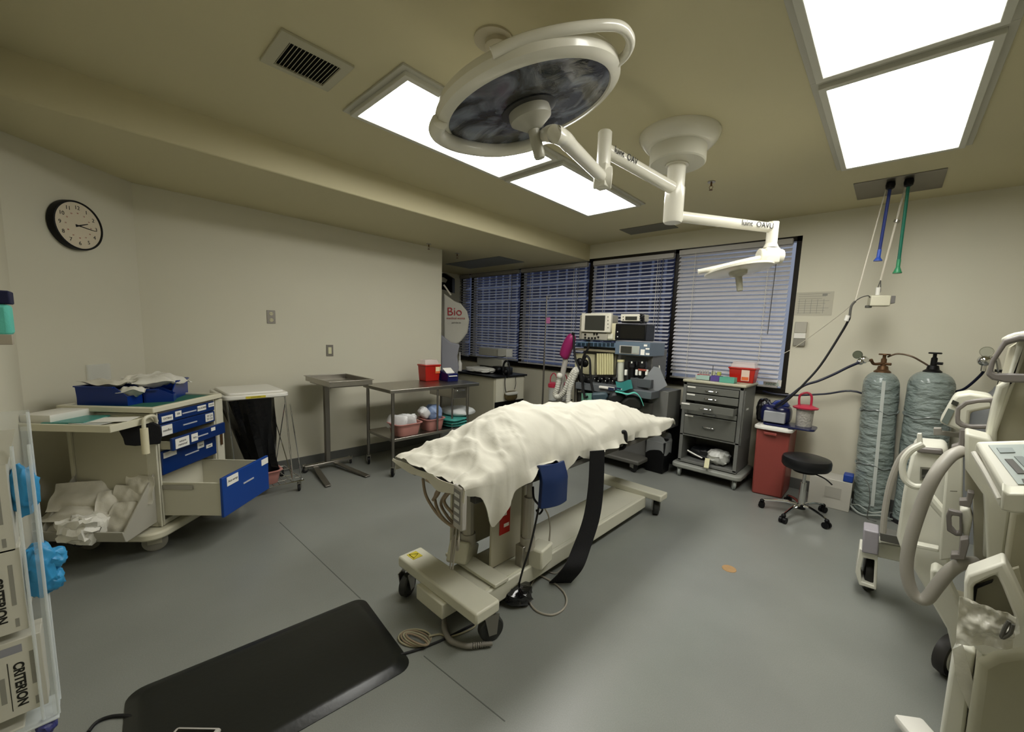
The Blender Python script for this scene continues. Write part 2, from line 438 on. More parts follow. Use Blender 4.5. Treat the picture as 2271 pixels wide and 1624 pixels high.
# ================= CEILING THINGS =================
em = bpy.data.materials.new('lit diffuser'); em.use_nodes = True
nt = em.node_tree; b = nt.nodes['Principled BSDF']; b.inputs['Base Color'].default_value = (.9, .9, .85, 1); b.inputs['Roughness'].default_value = .6
tc = nt.nodes.new('ShaderNodeTexCoord'); sp = nt.nodes.new('ShaderNodeSeparateXYZ'); nt.links.new(tc.outputs['Object'], sp.inputs[0])
# three fluorescent tubes glow through the lens along the fixture
mu = nt.nodes.new('ShaderNodeMath'); mu.operation = 'MULTIPLY'; mu.inputs[1].default_value = 2 * PI / .17; nt.links.new(sp.outputs[0], mu.inputs[0])
cs = nt.nodes.new('ShaderNodeMath'); cs.operation = 'COSINE'; nt.links.new(mu.outputs[0], cs.inputs[0])
ma = nt.nodes.new('ShaderNodeMath'); ma.operation = 'MULTIPLY_ADD'; ma.inputs[1].default_value = 1.5; ma.inputs[2].default_value = 15; nt.links.new(cs.outputs[0], ma.inputs[0])
b.inputs['Emission Color'].default_value = (1, .985, .93, 1); nt.links.new(ma.outputs[0], b.inputs['Emission Strength'])
ftrim = mat('fixture frame enamel', 'b5b3a6', .4)
def fixture(x0, x1, y0, y1, label):
    t = thing('ceiling_light', label, 'ceiling light', ((x0 + x1) / 2, (y0 + y1) / 2, ZC - .03), 0, 'fluorescent troffers')
    f = MB(); zo, zi = ZC - .028, ZC + 0
    def rc(e, z): return [(x0 + e, y0 + e, z), (x1 - e, y0 + e, z), (x1 - e, y1 - e, z), (x0 + e, y1 - e, z)]
    f.frame(rc(0, ZC - .012), rc(.03, ZC - .012), (0, 0, .012))
    f.done('frame', ftrim, t, bevel=.002)
    g = MB(); g.frame(rc(.03, ZC - .034), rc(.062, ZC - .034), (0, 0, .034)); g.done('door_frame', mat('fixture door enamel', 'c9c8bc', .4), t, bevel=.003)
    MB().b2(x0 + .06, x1 - .06, y0 + .06, y1 - .06, ZC - .022, ZC - .016).done('diffuser', em, t, smooth=False)
fixture(-2.52, -1.86, 1.10, 2.36, 'glowing ceiling light partly behind the big surgical lamp head')
fixture(-2.52, -1.86, 2.36, 3.62, 'glowing ceiling light behind the elbow of the surgical lamp arm')
fixture(-.43, .23, 1.17, 2.43, 'glowing ceiling light cut off by the top edge of the photo')
fixture(-.43, .23, 2.43, 3.70, 'glowing ceiling light beside the steel gas outlet plate')
# return vent
t = thing('ceiling_vent', 'white louvred ceiling vent with dark slots', 'vent', (-2.23, .81, ZC - .02))
x0, x1, y0, y1 = -2.385, -2.07, .652, .965
def rc(e, z): return [(x0 + e, y0 + e, z), (x1 - e, y0 + e, z), (x1 - e, y1 - e, z), (x0 + e, y1 - e, z)]
MB().frame(rc(0, ZC - .012), rc(.045, ZC - .02), (0, 0, .012)).done('frame', mat('vent white', 'b4b09a', .5), t, bevel=.002)
MB().b2(x0 + .04, x1 - .04, y0 + .04, y1 - .04, ZC - .003, ZC - .001).done('duct_opening', mat('duct dark', '050505', .9), t, smooth=False)
l = MB()
for i in range(14):
    yy = y0 + .053 + i * (y1 - y0 - .106) / 13
    l.box(((x0 + x1) / 2, yy, ZC - .011), (x1 - x0 - .09, .0022, .012), M=Matrix.Rotation(R(-33), 3, 'X'))
l.done('louvres', mat('vent white', 'b4b09a', .5), t, smooth=False)
# grey access panels
o = MB().b2(-2.53, -1.94, 4.32, 4.60, ZC - .006, ZC - .0005).done('access_panel', mat('grey ceiling panel', '6b675a', .6), smooth=False)
tag(o, 'flat dark grey ceiling panel in front of the windows', 'ceiling panel')
o = MB().b2(-5.35, -4.12, 3.90, 4.40, ZS - .006, ZS - .0005).done('access_panel', mat('grey ceiling panel 2', '777a78', .6), smooth=False)
tag(o, 'wide blue grey panel on the alcove ceiling', 'ceiling panel')
# sprinklers
def sprinkler(c, z, label):
    t = thing('sprinkler_head', label, 'sprinkler', (c.x, c.y, z - .07), 0, 'ceiling sprinklers')
    MB().lathe([(.03, 0), (.03, -.006), (.012, -.008)], (c.x, c.y, z)).done('escutcheon', alu, t)
    m = MB(); m.cyl((c.x, c.y, z), (c.x, c.y, z - .035), .007); m.tube([(c.x - .006, c.y, z - .03), (c.x - .014, c.y, z - .045), (c.x, c.y, z - .062)], .002, n=6); m.tube([(c.x + .006, c.y, z - .03), (c.x + .014, c.y, z - .045), (c.x, c.y, z - .062)], .002, n=6)
    m.done('frame_arms', brass, t)
    MB().cyl((c.x, c.y, z - .062), (c.x, c.y, z - .065), .014).done('deflector', brass, t)
sprinkler(onz(1578, 403, ZC), ZC, 'small sprinkler under the main ceiling beside the lamp mount')
sprinkler(onz(1014, 562, ZS), ZS, 'small sprinkler under the alcove ceiling near the wall edge')
sprinkler(onz(951, 541, ZS), ZS, 'small sprinkler under the soffit above the steel table')

# ---- gas outlet plate with hoses ----
t = thing('gas_outlet_plate', 'steel ceiling plate with two black hose sockets', 'gas outlet plate', (-.1, 4.33, ZC - .02))
MB().b2(-.36, .155, 4.10, 4.56, ZC - .006, ZC).done('plate', steeld, t, bevel=.002)
SK = [onz(1976, 403, ZC), onz(2017, 396, ZC), onz(2008, 414, ZC), onz(1966, 415, ZC)]
for s_ in SK[:2]:
    MB().lathe([(.026, 0), (.03, -.02), (.026, -.045), (.012, -.055)], (s_.x, s_.y, ZC - .005), n=16).done('socket', black, t)
def hosedrop(name, s_, px, m, label, cat, w=.011, endm=None, endname='coupler'):
    D = math.hypot(s_.x, s_.y)
    e = dep(*px, D); s2 = V((s_.x, s_.y, ZC - .05))
    t = thing(name, label, cat, (e.x, e.y, e.z))
    q = s2.lerp(e, .85)
    MB().tube([s2, s2.lerp(e, .4) + V((0, 0, -.005)), q], w, n=10).done('tubing', m, t)
    d = (e - q).normalized()
    mm_ = MB(); mm_.cyl(q, q + d * .06, .013, .013, n=14); mm_.cyl(q + d * .06, e, .014, .026, n=14); mm_.cyl(e, e + d * .008, .028, n=14)
    mm_.done(endname, endm, t)
    return e
hosedrop('gas_hose', SK[0], (1947, 577), bluec, 'blue gas hose hanging from the ceiling plate', 'hose', endm=mat('blue coupler', '2b4aa0', .3))
hosedrop('gas_hose', SK[1], (1990, 604), greenc, 'green gas hose hanging from the ceiling plate', 'hose', endm=mat('green coupler', '2c7a52', .4))
# retracting cords to power connectors
D2 = math.hypot(SK[2].x, SK[2].y)
t = thing('power_drop', 'thick white cord with beige cube connector hanging from the ceiling plate', 'power cord', dep(1950, 680, D2))
a = V((SK[2].x, SK[2].y, ZC - .006)); b_ = dep(1953, 622, D2); c_ = dep(1948, 652, D2)
MB().tube([a, a.lerp(b_, .4), b_], .0075, n=8).done('cord', cordw, t)
MB().cyl(dep(1990, 488, D2), dep(1987, 494, D2), .02, n=12).done('cord_stop', alu, t)
m = MB(); m.tube([b_, dep(1948, 635, D2), dep(1945, 648, D2), dep(1952, 648, D2), b_], .004, n=6); m.done('clip_ring', dgrey, t)
MB().cyl(dep(1948, 638, D2), dep(1946, 655, D2), .016, n=12).done('strain_relief', whitep, t)
c_ = dep(1949, 668, D2)
MB().box(c_, (.13, .09, .085), rz=.3).done('connector_body', beige2, t, bevel=.008)
MB().box(c_ + V((.065, .03, .01)), (.05, .08, .06), rz=.3).done('outlet_face', mgrey, t, bevel=.004)
MB().box(c_ + V((-.06, -.02, -.045)), (.04, .03, .02), rz=.3).done('plug', dgrey, t, bevel=.003)
D3 = 4.25
t = thing('equipment_cord', 'thin white line holding a black cord that runs to the blue suction pump', 'power cord', dep(1880, 700, 4.3))
a = V((SK[3].x, SK[3].y, ZC - .006)); k1 = dep(1897, 668, 4.32); k2 = dep(1884, 706, 4.32)
MB().tube([a, a.lerp(k1, .5), k1], .0045, n=6).done('support_line', cordw, t)
m = MB(); m.tube([k1, dep(1888, 680, 4.32), k2], .009, n=8); m.done('cord_grip', dgrey, t)
MB().cyl(dep(1881, 700, 4.32), dep(1876, 712, 4.32), .017, n=12).done('grip_band', whitep, t)
pts = [k2, dep(1868, 735, 4.35), dep(1820, 810, 4.35), dep(1780, 855, 4.35), dep(1755, 880, 4.36), dep(1735, 897, 4.38)]
MB().tube(pts, .009, n=8).done('black_lead', cordb, t)
MB().tube([k1, dep(1910, 660, 4.3), dep(1925, 656, 4.28), c_ + V((-.06, 0, .03))], .004, n=6).done('side_lead', dgrey, t)
pts = [dep(1890, 675, 4.32), dep(1855, 704, 4.5), dep(1800, 745, 4.75), ony(1760, 772, 4.77), ony(1738, 784, 4.76)]
MB().tube(pts, .003, n=6).done('call_cord', cordw, t)

# ---- surgical light ----
CX = V((-1.12, 2.56, 0))
t = thing('surgical_light', 'white twin head surgical light hanging from a round ceiling cover', 'surgical light', (CX.x, CX.y, ZC - .17))
sl = t
MB().lathe([(.24, 0), (.24, -.012), (.225, -.04), (.19, -.075), (.175, -.08)], (CX.x, CX.y, ZC), n=48).done('ceiling_cover', offw, t)
MB().lathe([(.168, -.06), (.168, -.165), (.16, -.172)], (CX.x, CX.y, ZC), n=48).done('mount_drum', mat('mount drum', 'c6c4b4', .3), t)
c = MB(); c.lathe([(.07, 2.575), (.07, 2.562), (.055, 2.56)], (CX.x, CX.y, 0)); c.done('collar', offw, t)
c = MB(); c.lathe([(.055, 2.57), (.055, 2.43), (.06, 2.428), (.06, 2.23), (.052, 2.218)], (CX.x, CX.y, 0)); cl = c.done('column', offw, t)
# upper arm
J = V((-1.205, 1.857, 0)); zA = 2.42
A0 = V((CX.x, CX.y, zA)); A1 = V((J.x, J.y, 2.44))
arm = MB().cyl(A0, A1, .036, .034, n=20).done('swing_arm', offw, t)
d = (A1 - A0).normalized(); sd = V((0, 0, 1)).cross(d); side = sd if (CAM - A1).dot(sd) > 0 else -sd
upn = V((0, 0, 1))
text('luint  OAV', .046, basis(A0.lerp(A1, .80) + side * .037 + upn * .004, -d if side.dot(upn.cross(-d)) < 0 else d, upn), ink, arm, ext=.0006)
jn = MB(); jn.cyl((J.x, J.y, 2.345), (J.x, J.y, 2.52), .036, n=22); jn.cyl((J.x, J.y, 2.52), (J.x, J.y, 2.526), .031, n=22); jn.done('swivel_joint', offw, t)
kn = V((J.x, J.y, 2.30)); ax = V((.8, .6, 0)).normalized()
k_ = MB(); k_.cyl(kn - ax * .045, kn + ax * .045, .052, n=24); k_.b2(J.x - .036, J.x + .036, J.y - .034, J.y + .034, 2.25, 2.36); k_.done('elbow_knuckle', offw, t, bevel=.004)
# yoke to the big head
HC = V((-1.215, 1.283, 2.42)); HN = V((.151, .267, -.952)).normalized()
hx, hy, hd = frame_to(HN)
def hp(ang, r, z): return HC + HN * z + (hx * math.cos(ang) + hy * math.sin(ang)) * r
# spring arm: elbow -> near head
def px2disc(x, y, off=0): return onp(x, y, HC + HN * off, HN)
pA = kn; pB = dep(1248, 306, 1.62)
MB().tube([pA, pA.lerp(pB, .5), pB], .029, n=16, k=3).done('spring_arm', offw, t)
MB().tube([pB + (pA - pB) * .12, pB, dep(1225, 297, 1.58), px2disc(1200, 306, .05), px2disc(1170, 322, .035), px2disc(1100, 333, .035), px2disc(1030, 325, .035), px2disc(985, 308, .035), px2disc(968, 290, .03), px2disc(975, 270, .02)], .031, n=18).done('yoke', offw, t)
hd_ = MB()
prof = [(.0, -.085), (.2, -.083), (.31, -.07), (.365, -.045), (.382, -.015), (.378, .01), (.36, .022), (.338, .024), (.332, .012), (.33, .004)]
hd_.lathe(prof[:-1], HC, n=72, ax=HN)
head = hd_.done('lamp_head', offw, t)
gm = bpy.data.materials.new('smoked lamp glass'); gm.use_nodes = True
nt = gm.node_tree; b = nt.nodes['Principled BSDF']; b.inputs['Roughness'].default_value = .07
tc = nt.nodes.new('ShaderNodeTexCoord'); vo = nt.nodes.new('ShaderNodeTexVoronoi'); vo.inputs['Scale'].default_value = 9; vo.feature = 'SMOOTH_F1'
n1 = nt.nodes.new('ShaderNodeTexNoise'); n1.inputs['Scale'].default_value = 5; n1.inputs['Detail'].default_value = 9; n1.inputs['Distortion'].default_value = 1.6
nt.links.new(tc.outputs['Object'], n1.inputs[0]); nt.links.new(n1.outputs[1], vo.inputs[0])
cr = nt.nodes.new('ShaderNodeValToRGB'); cr.color_ramp.elements[0].color = (*lin('0e0f13'), 1); cr.color_ramp.elements[1].color = (*lin('7d8494'), 1); cr.color_ramp.elements[0].position = .42; cr.color_ramp.elements[1].position = .68
nt.links.new(n1.outputs[0], cr.inputs[0]); nt.links.new(cr.outputs[0], b.inputs['Base Color'])
bp = nt.nodes.new('ShaderNodeBump'); bp.inputs['Strength'].default_value = .35; bp.inputs['Distance'].default_value = .02; nt.links.new(n1.outputs[0], bp.inputs['Height']); nt.links.new(bp.outputs[0], b.inputs['Normal'])
MB().lathe([(.0, .010), (.333, .010), (.333, .017), (.2, .020), (.0, .021)], HC, n=72, ax=HN).done('lens', gm, head)
MB().lathe([(.115, .018), (.115, .024), (.1, .026)], HC, n=40, ax=HN).done('lens_ring', mat('lens ring dark', '2b2b2c', .3), head)
MB().lathe([(.085, .02), (.088, .045), (.085, .06), (.035, .095), (.027, .1)], HC, n=36, ax=HN).done('handle_hub', mat('handle hub grey', 'aeac9f', .35), head)
MB().lathe([(.024, .09), (.024, .2), (.02, .21), (.01, .213)], HC, n=24, ax=HN).done('sterile_handle', mat('handle grey', 'b5b3a4', .3), head)
# bow handle on the far upper right edge of the head
a0 = px2disc(1190, 76, -.02); 
hb = MB().tube([px2disc(1090, 118, -.02), px2disc(1160, 88, -.03), px2disc(1250, 66, -.03), px2disc(1340, 56, -.03), px2disc(1380, 62, -.03), px2disc(1398, 88, -.02), px2disc(1390, 118, -.01), px2disc(1368, 140, 0)], .017, n=12).done('bow_handle', offw, head)
# lower arm and second head
zB = 2.262; B0 = V((CX.x, CX.y, zB)); B1 = V((-.69, 3.20, 2.262))
arm2 = MB().cyl(B0, B1, .034, .032, n=20).done('swing_arm', offw, t)
d = (B1 - B0).normalized(); n_ = d.cross(upn); n_ = n_ if (CAM - B0).dot(n_) > 0 else -n_
text('luint  OAVU', .05, basis(B0.lerp(B1, .80) + n_ * .034, d, upn), ink, arm2, ext=.0006)
m = MB(); m.cyl((-.69, 3.2, 2.30), (-.69, 3.2, 2.16), .036, n=20); m.cyl((-.69, 3.2, 2.16), (-.69, 3.2, 2.13), .036, .05, n=20); m.done('swivel_joint', offw, t)
k2c = V((-.69, 3.2, 2.075)); m = MB(); m.box(k2c, (.10, .10, .11), rz=.6, bev=.015); m.cyl(k2c - V((.06, .05, 0)), k2c + V((.06, .05, 0)), .05); m.done('elbow_knuckle', offw, t, bevel=.006)
# second head seen edge-on
D4 = 3.22
HC2 = (dep(1572, 611, 3.2) + dep(1706, 588, 3.2)) / 2
ed = (dep(1706, 588, 3.2) - dep(1572, 611, 3.2)); r2_ = ed.length / 2 + .03
N2 = (V((0, 0, -1)) - ed.normalized() * (V((0, 0, -1)).dot(ed.normalized()))).normalized()
N2 = (N2 + V((0, 0, 0))).normalized(); N2 = (N2 + fwd * -.03).normalized()
h2o = MB().lathe([(.0, -.018), (r2_ * .6, -.017), (r2_ * .93, -.012), (r2_, -.005), (r2_, .006), (r2_ * .95, .009), (0, .009)], HC2, n=48, ax=N2).done('lamp_head', offw, t)
MB().lathe([(.06, .01), (.055, .03), (.022, .045), (.02, .14), (.014, .145)], HC2, n=24, ax=N2).done('sterile_handle', mat('handle grey', 'b5b3a4', .3), h2o)
MB().tube([k2c, dep(1685, 572, 3.22), dep(1640, 582, 3.18), dep(1590, 594, 3.12), dep(1548, 603, 3.1)], .017, n=12).done('yoke', offw, t)
# round cover behind big head
o = thing('ceiling_mount', 'round white ceiling cap behind the large lamp head', 'ceiling mount', (-1.44, 1.29, ZC - .05))
MB().lathe([(.085, 0), (.085, -.008), (.07, -.012)], (-1.415, 1.27, ZC), n=32).done('flange', mat('cap paint', 'b8b098', .4), o)
MB().lathe([(.055, -.01), (.055, -.03), (.045, -.035)], (-1.405, 1.285, ZC), n=32).done('cap', mat('cap paint', 'b8b098', .4), o)
# ================= helpers for traced parts =================
def pxbox(mb, x0, y0, x1, y1, Y, d, bev=0):
    a, b_ = ony(x0, y0, Y), ony(x1, y1, Y)
    return mb.b2(a.x, b_.x, Y, Y + d, min(a.z, b_.z), max(a.z, b_.z), bev)
def tplane(cx, D):
    v = ray(cx, 800); h = V((v.x, v.y, 0)).normalized(); return V((h.x * D, h.y * D, 0)), h
def tpts(pxs, cx, D):
    p, h = tplane(cx, D); return [onp(x, y, p, h) for x, y in pxs], h
def trace(mb, pxs, cx, D, th):
    P_, h = tpts(pxs, cx, D); return mb.prism(P_, h * th)
def tracef(mb, out, inn, cx, D, th):
    A, h = tpts(out, cx, D); B, h = tpts(inn, cx, D); return mb.frame(A, B, h * th)
def rrect(x0, y0, x1, y1, r, n=4):
    pts = []
    for cx, cy, a in ((x1 - r, y1 - r, 0), (x0 + r, y1 - r, 90), (x0 + r, y0 + r, 180), (x1 - r, y0 + r, 270)):
        for i in range(n + 1):
            t = R(a + 90 * i / n); pts.append((cx + r * math.cos(t), cy + r * math.sin(t)))
    return pts
def caster(mb_w, mb_f, x, y, r=.045, w=.025, top=.12, ang=0):
    d = V((math.cos(ang), math.sin(ang), 0))
    mb_w.lathe([(r * .8, -w / 2), (r, -w / 2 + .005), (r, w / 2 - .005), (r * .8, w / 2)], (x, y, r), ax=d, n=20)
    n_ = d.cross(V((0, 0, 1)))
    for s_ in (-1, 1): mb_f.box((x + d.x * s_ * (w / 2 + .004), y + d.y * s_ * (w / 2 + .004), r + .025), (.004, r * 1.1, .05 + r * .4), rz=ang)
    mb_f.cyl((x, y, r * 2 + .005), (x, y, top), .010, n=10)
    mb_f.box((x, y, r * 2 + .008), (w + .014, r * 1.1, .006), rz=ang)
def addcasters(t, pts, r=.045, w=.025, top=.12, wm=rubber, fm_=alu, local=False, angs=None):
    for i, (x, y) in enumerate(pts):
        a, b_ = MB(), MB(); caster(a, b_, x, y, r, w, top, (angs[i] if angs else .3 + i * .8))
        c = b_.done('caster', fm_, t, local=local); a.done('wheel', wm, c, local=local)

# ================= WALL THINGS (left) =================
# clock
n = V((1, 1, 0)).normalized(); u = V((-1, 1, 0)).normalized() * -1; u = V((-.7071, .7071, 0)); zz = V((0, 0, 1))
cpt = V((-4.192, .062, 2.06)); cpt = onp(176, 501, (-4.46 + .045 * .707, .33 + .045 * .707, 0), n)
t = thing('wall_clock', 'round black rimmed wall clock with white face', 'clock', cpt - n * .04)
cR = .158
MB().lathe([(cR * .93, -.044), (cR, -.04), (cR, -.004), (cR * .985, .002), (cR * .93, .003), (cR * .925, -.006)], cpt, n=56, ax=n).done('case', black, t)
MB().lathe([(cR * .925, -.01), (cR * .925, -.0045), (0, -.0045)], cpt, n=56, ax=n).done('dial', mat('clock dial', 'd8cdb6', .6), t)
for k in range(1, 13):
    a = R(90 - 30 * k); p = cpt + n * -.004 + (u * math.cos(a) + zz * math.sin(a)) * cR * .72
    text(str(k), .034, basis(p, u, zz), ink, t, name='numeral')
    p2 = cpt + n * -.004 + (u * math.cos(a) + zz * math.sin(a)) * cR * .5
    text(str(12 + k) if k < 12 else '24', .011, basis(p2, u, zz), inkr, t, name='numeral')
def hand(hr, L, w, nm):
    a = R(90 - hr * 30); d = u * math.cos(a) + zz * math.sin(a); s_ = d.cross(n)
    b0 = cpt + n * -.0035 - d * .02
    MB().prism([b0 - s_ * w, b0 + s_ * w, b0 + d * L + s_ * w * .5, b0 + d * L - s_ * w * .5], n * .0015).done(nm, black, t, smooth=False)
hand(2.25, .085, .0045, 'hour_hand'); hand(3.2, .125, .0035, 'minute_hand')
# outlet + switch
def plate(a, b_, label, cat, nm):
    t = thing(nm, label, cat, (XL, (a.y + b_.y) / 2, b_.z)); yc = (a.y + b_.y) / 2; zc = (a.z + b_.z) / 2; hh = (a.z - b_.z) / 2
    MB().b2(XL, XL + .006, a.y, b_.y, b_.z, a.z).done('cover_plate', steeld, t, bevel=.0015)
    return t, yc, zc, hh
t, yc, zc, hh = plate(onx(591, 688, XL), onx(611, 718, XL), 'steel double outlet plate on the wall above the hamper', 'outlet', 'wall_outlet')
for dz in (-.03, .03):
    MB().lathe([(.017, 0), (.017, .004), (.015, .006)], (XL + .005, yc, zc + dz), ax=(1, 0, 0), n=20).done('receptacle', mat('ivory plastic', 'cfc9a8', .4), t)
    m = MB(); m.b2(XL + .0105, XL + .0115, yc - .008, yc - .005, zc + dz - .004, zc + dz + .007); m.b2(XL + .0105, XL + .0115, yc + .005, yc + .008, zc + dz - .004, zc + dz + .007); m.done('slot', ink, t, smooth=False)
t, yc, zc, hh = plate(onx(723, 765, XL), onx(739, 790, XL), 'steel switch plate on the wall above the tray stand', 'switch', 'wall_switch')
MB().b2(XL + .005, XL + .010, yc - .017, yc + .017, zc - .035, zc + .035).done('rocker', mat('pale rocker', 'd5d2ae', .4), t, bevel=.002)

# ================= BLUE CART =================
CO = V((-3.35, .265, 0)); RZ = R(135)
W_, D_ = .535, .51
t = thing('procedure_cart', 'beige medical cart with blue drawers, the bottom one pulled open', 'cart', CO, RZ); cart = t
L = dict(local=True)
m = MB(); m.b2(0, W_, .0, D_, .17, .20); m.b2(0, .02, .015, D_, .2, .905); m.b2(W_ - .02, W_, .015, D_, .2, .905); m.b2(0, W_, D_ - .02, D_, .2, .905)
m.b2(.02, W_ - .02, .02, D_ - .02, .86, .9)
for xx in (0, .018, W_ - .03): m.b2(xx, xx + .012, -.005, .02, .17, .91)
m.done('body', beige, t, bevel=.003, **L)
MB().b2(-.004, .0, .05, D_ - .04, .24, .86).done('side_panel', putty, t, bevel=.002, **L)
m = MB(); m.frame([(-.03, -.03, .915), (W_ + .03, -.03, .915), (W_ + .03, D_ + .02, .915), (-.03, D_ + .02, .915)], [(0, 0, .915), (W_, 0, .915), (W_, D_ - .01, .915), (0, D_ - .01, .915)], (0, 0, .035))
m.b2(0, W_, 0, D_ - .01, .91, .93); m.done('top_rim', beige2, t, bevel=.006, **L)
MB().b2(.0, W_, .0, D_ - .01, .93, .936).done('top_mat', greenm, t, smooth=False, **L)
m = MB(); m.b2(.03, W_ - .03, .0, .01, .86, .905); m.done('fascia', lgrey, t, **L)
# rounded bumper base
base = [(x, y, .115) for x, y in rrect(-.10, -.05, W_ + .05, D_ + .02, .09, 6)]
MB().prism(base, (0, 0, .05)).done('base', beige2, t, bevel=.012, **L)
addcasters(t, [(.02, .06), (.03, D_ - .04), (W_ - .05, .06), (W_ - .05, D_ - .05)], r=.064, w=.03, top=.125, wm=mat('caster tread', '8d8a80', .6), fm_=mat('caster beige', 'b5b1a0', .5), local=True, angs=[.6, .2, 1.1, .5])
dr = [(.832, .90, 0), (.748, .826, 0), (.66, .742, -.07), (.50, .654, 0)]
for i, (z0, z1, out) in enumerate(dr):
    d = MB().b2(.03, W_ - .03, out - .012, out + .006, z0, z1).done('drawer', navy, t, bevel=.004, **L)
    if out: MB().frame([(.035, out + .006, z0 + .01), (W_ - .035, out + .006, z0 + .01), (W_ - .035, .3, z0 + .01), (.035, .3, z0 + .01)], [(.045, out + .016, z0 + .01), (W_ - .045, out + .016, z0 + .01), (W_ - .045, .29, z0 + .01), (.045, .29, z0 + .01)], (0, 0, .05)).done('drawer_box', putty, d, **L)
    h = MB(); h.b2(W_ * .5 - .06, W_ * .5 + .06, out - .016, out - .011, (z0 + z1) / 2 - .004, (z0 + z1) / 2 + .004); h.done('handle', mat('pale strip', 'b8bcc4', .4), d, **L)
    for x0, x1, zc, hh, tx in {0: [(.045, .13, .86, .018, 'EXTRAS'), (.15, .20, .872, .018, 'EBI'), (.34, .42, .872, .018, 'TEGADERM'), (.445, .50, .878, .014, 'GAUZE')],
                          1: [(.04, .12, .785, .032, 'needles'), (.41, .485, .79, .028, '18 GA\n20 GA')],
                          2: [(.05, .16, .70, .032, 'suture\nremoval'), (.18, .235, .705, .026, 'kits'), (.36, .40, .72, .012, ''), ],
                          3: [(.04, .14, .625, .018, ''), (.32, .38, .61, .022, 'tape'), (.40, .46, .58, .013, 'coban')]}[i]:
        s_ = MB().b2(x0, x1, out - .0145, out - .012, zc - hh, zc + hh).done('drawer_label', stickw, d, smooth=False, **L)
        if tx:
            o = text(tx, min(.022, hh * 1.0), Matrix.Identity(4), ink, None, ext=.0002); o.parent = s_
            o.matrix_basis = basis(((x0 + x1) / 2, out - .0155, zc), (1, 0, 0), (0, 0, 1))
# bottom drawer open
out = -.36; z0, z1 = .235, .475
d = MB().b2(.02, W_ - .02, out - .018, out, z0 - .01, z1 + .015).done('drawer', mat('bright navy enamel', '083c8c', .35), t, bevel=.004, **L)
m = MB(); m.b2(.03, .042, out, .1, z0, z1 - .02); m.b2(W_ - .042, W_ - .03, out, .1, z0, z1 - .02); m.b2(.03, W_ - .03, out, .1, z0, z0 + .01); m.b2(.042, W_ - .042, .09, .1, z0, z1 - .02)
m.done('drawer_box', beige, d, bevel=.002, **L)
MB().b2(.022, .030, out + .17, 0, z1 - .065, z1 - .035).done('slide_rail', alu, d, bevel=.002, **L)
for x0, x1, zc, hh, tx in [(.06, .17, z1 - .025, .03, 'Ace wrap'), (.43, .51, z1 - .02, .022, '')]:
    s_ = MB().b2(x0, x1, out - .0205, out - .018, zc - hh, zc + hh).done('drawer_label', stickw, d, smooth=False, **L)
    if tx:
        o = text(tx, .024, Matrix.Identity(4), ink, None, ext=.0002); o.parent = s_; o.matrix_basis = basis(((x0 + x1) / 2, out - .0215, zc), (1, 0, 0), (0, 0, 1))
h = MB(); h.b2(.22, .33, out - .022, out - .016, z1 - .10, z1 - .09); h.done('handle', mat('pale strip', 'b8bcc4', .4), d, **L)
o = MB().pillow(CO + Matrix.Rotation(RZ, 3, 'Z') @ V((.40, -.25, z0 + .05)), (.16, .12, .08), jit=.15).done('elastic_bandage', blackc); tag(o, 'dark rolled bandage lying inside the open bottom drawer', 'bandage')
# slide-out shelf
m = MB(); m.b2(-.27, .02, .0, D_ + .0, .862, .885); m.frame([(-.275, -.005, .855), (.0, -.005, .855), (.0, D_, .855), (-.275, D_, .855)], [(-.255, .015, .855), (-.01, .015, .855), (-.01, D_ - .02, .855), (-.255, D_ - .02, .855)], (0, 0, .04)); m.done('slide_shelf', beige2, t, bevel=.003, **L)
# push handle tube at the front corner
m = MB(); m.tube([(.0, -.02, .86), (-.03, -.03, .90), (-.085, -.03, .90), (-.10, -.03, .86), (-.10, -.03, .70)], .010, n=10); m.done('push_handle', beige2, t, **L)
MB().cyl((-.10, -.03, .84), (-.10, -.03, .685), .019, n=14).done('hand_grip', mat('ivory grip', 'ddd6b8', .4), t, **L)
# tilt-out bin at the side
m = MB()
prof = [(0, .52), (0, .21), (-.21, .185), (-.225, .235)]
for yy in (.02, D_ - .03): m.prism([(x, yy, z) for x, z in prof], (0, .01, 0))
m.prism([(0, .02, .205), (-.21, .02, .18), (-.21, .02, .188), (0, .02, .213)], (0, D_ - .04, 0)); m.prism([(-.206, .02, .185), (-.216, .02, .185), (-.232, .02, .25), (-.222, .02, .25)], (0, D_ - .04, 0))
m.done('side_bin', mat('bin steel', 'a5a296', .5), t, bevel=.002, **L)
m = MB(); m.b2(.0, .008, D_ - .02, D_ + .0, .2, .86); m.b2(-.012, .0, D_ - .03, D_ - .015, .2, .8); m.done('corner_strip', beige2, t, **L)
# far side fold-out panel with key hook (door seen edge-on right of the drawers)
m = MB(); m.b2(W_ + .0, W_ + .075, .0, .02, .30, .90); m.done('side_door', beige, t, bevel=.004, **L)
m = MB(); m.tube([(W_ + .03, -.005, .68), (W_ + .045, -.02, .67), (W_ + .03, -.01, .64)], .003, n=6); m.b2(W_ + .025, W_ + .04, -.012, -.004, .55, .65); m.done('key_tag', brass, t, **L)
RM = Matrix.Rotation(RZ, 3, 'Z')
def lc(x, y, z): return CO + RM @ V((x, y, z))
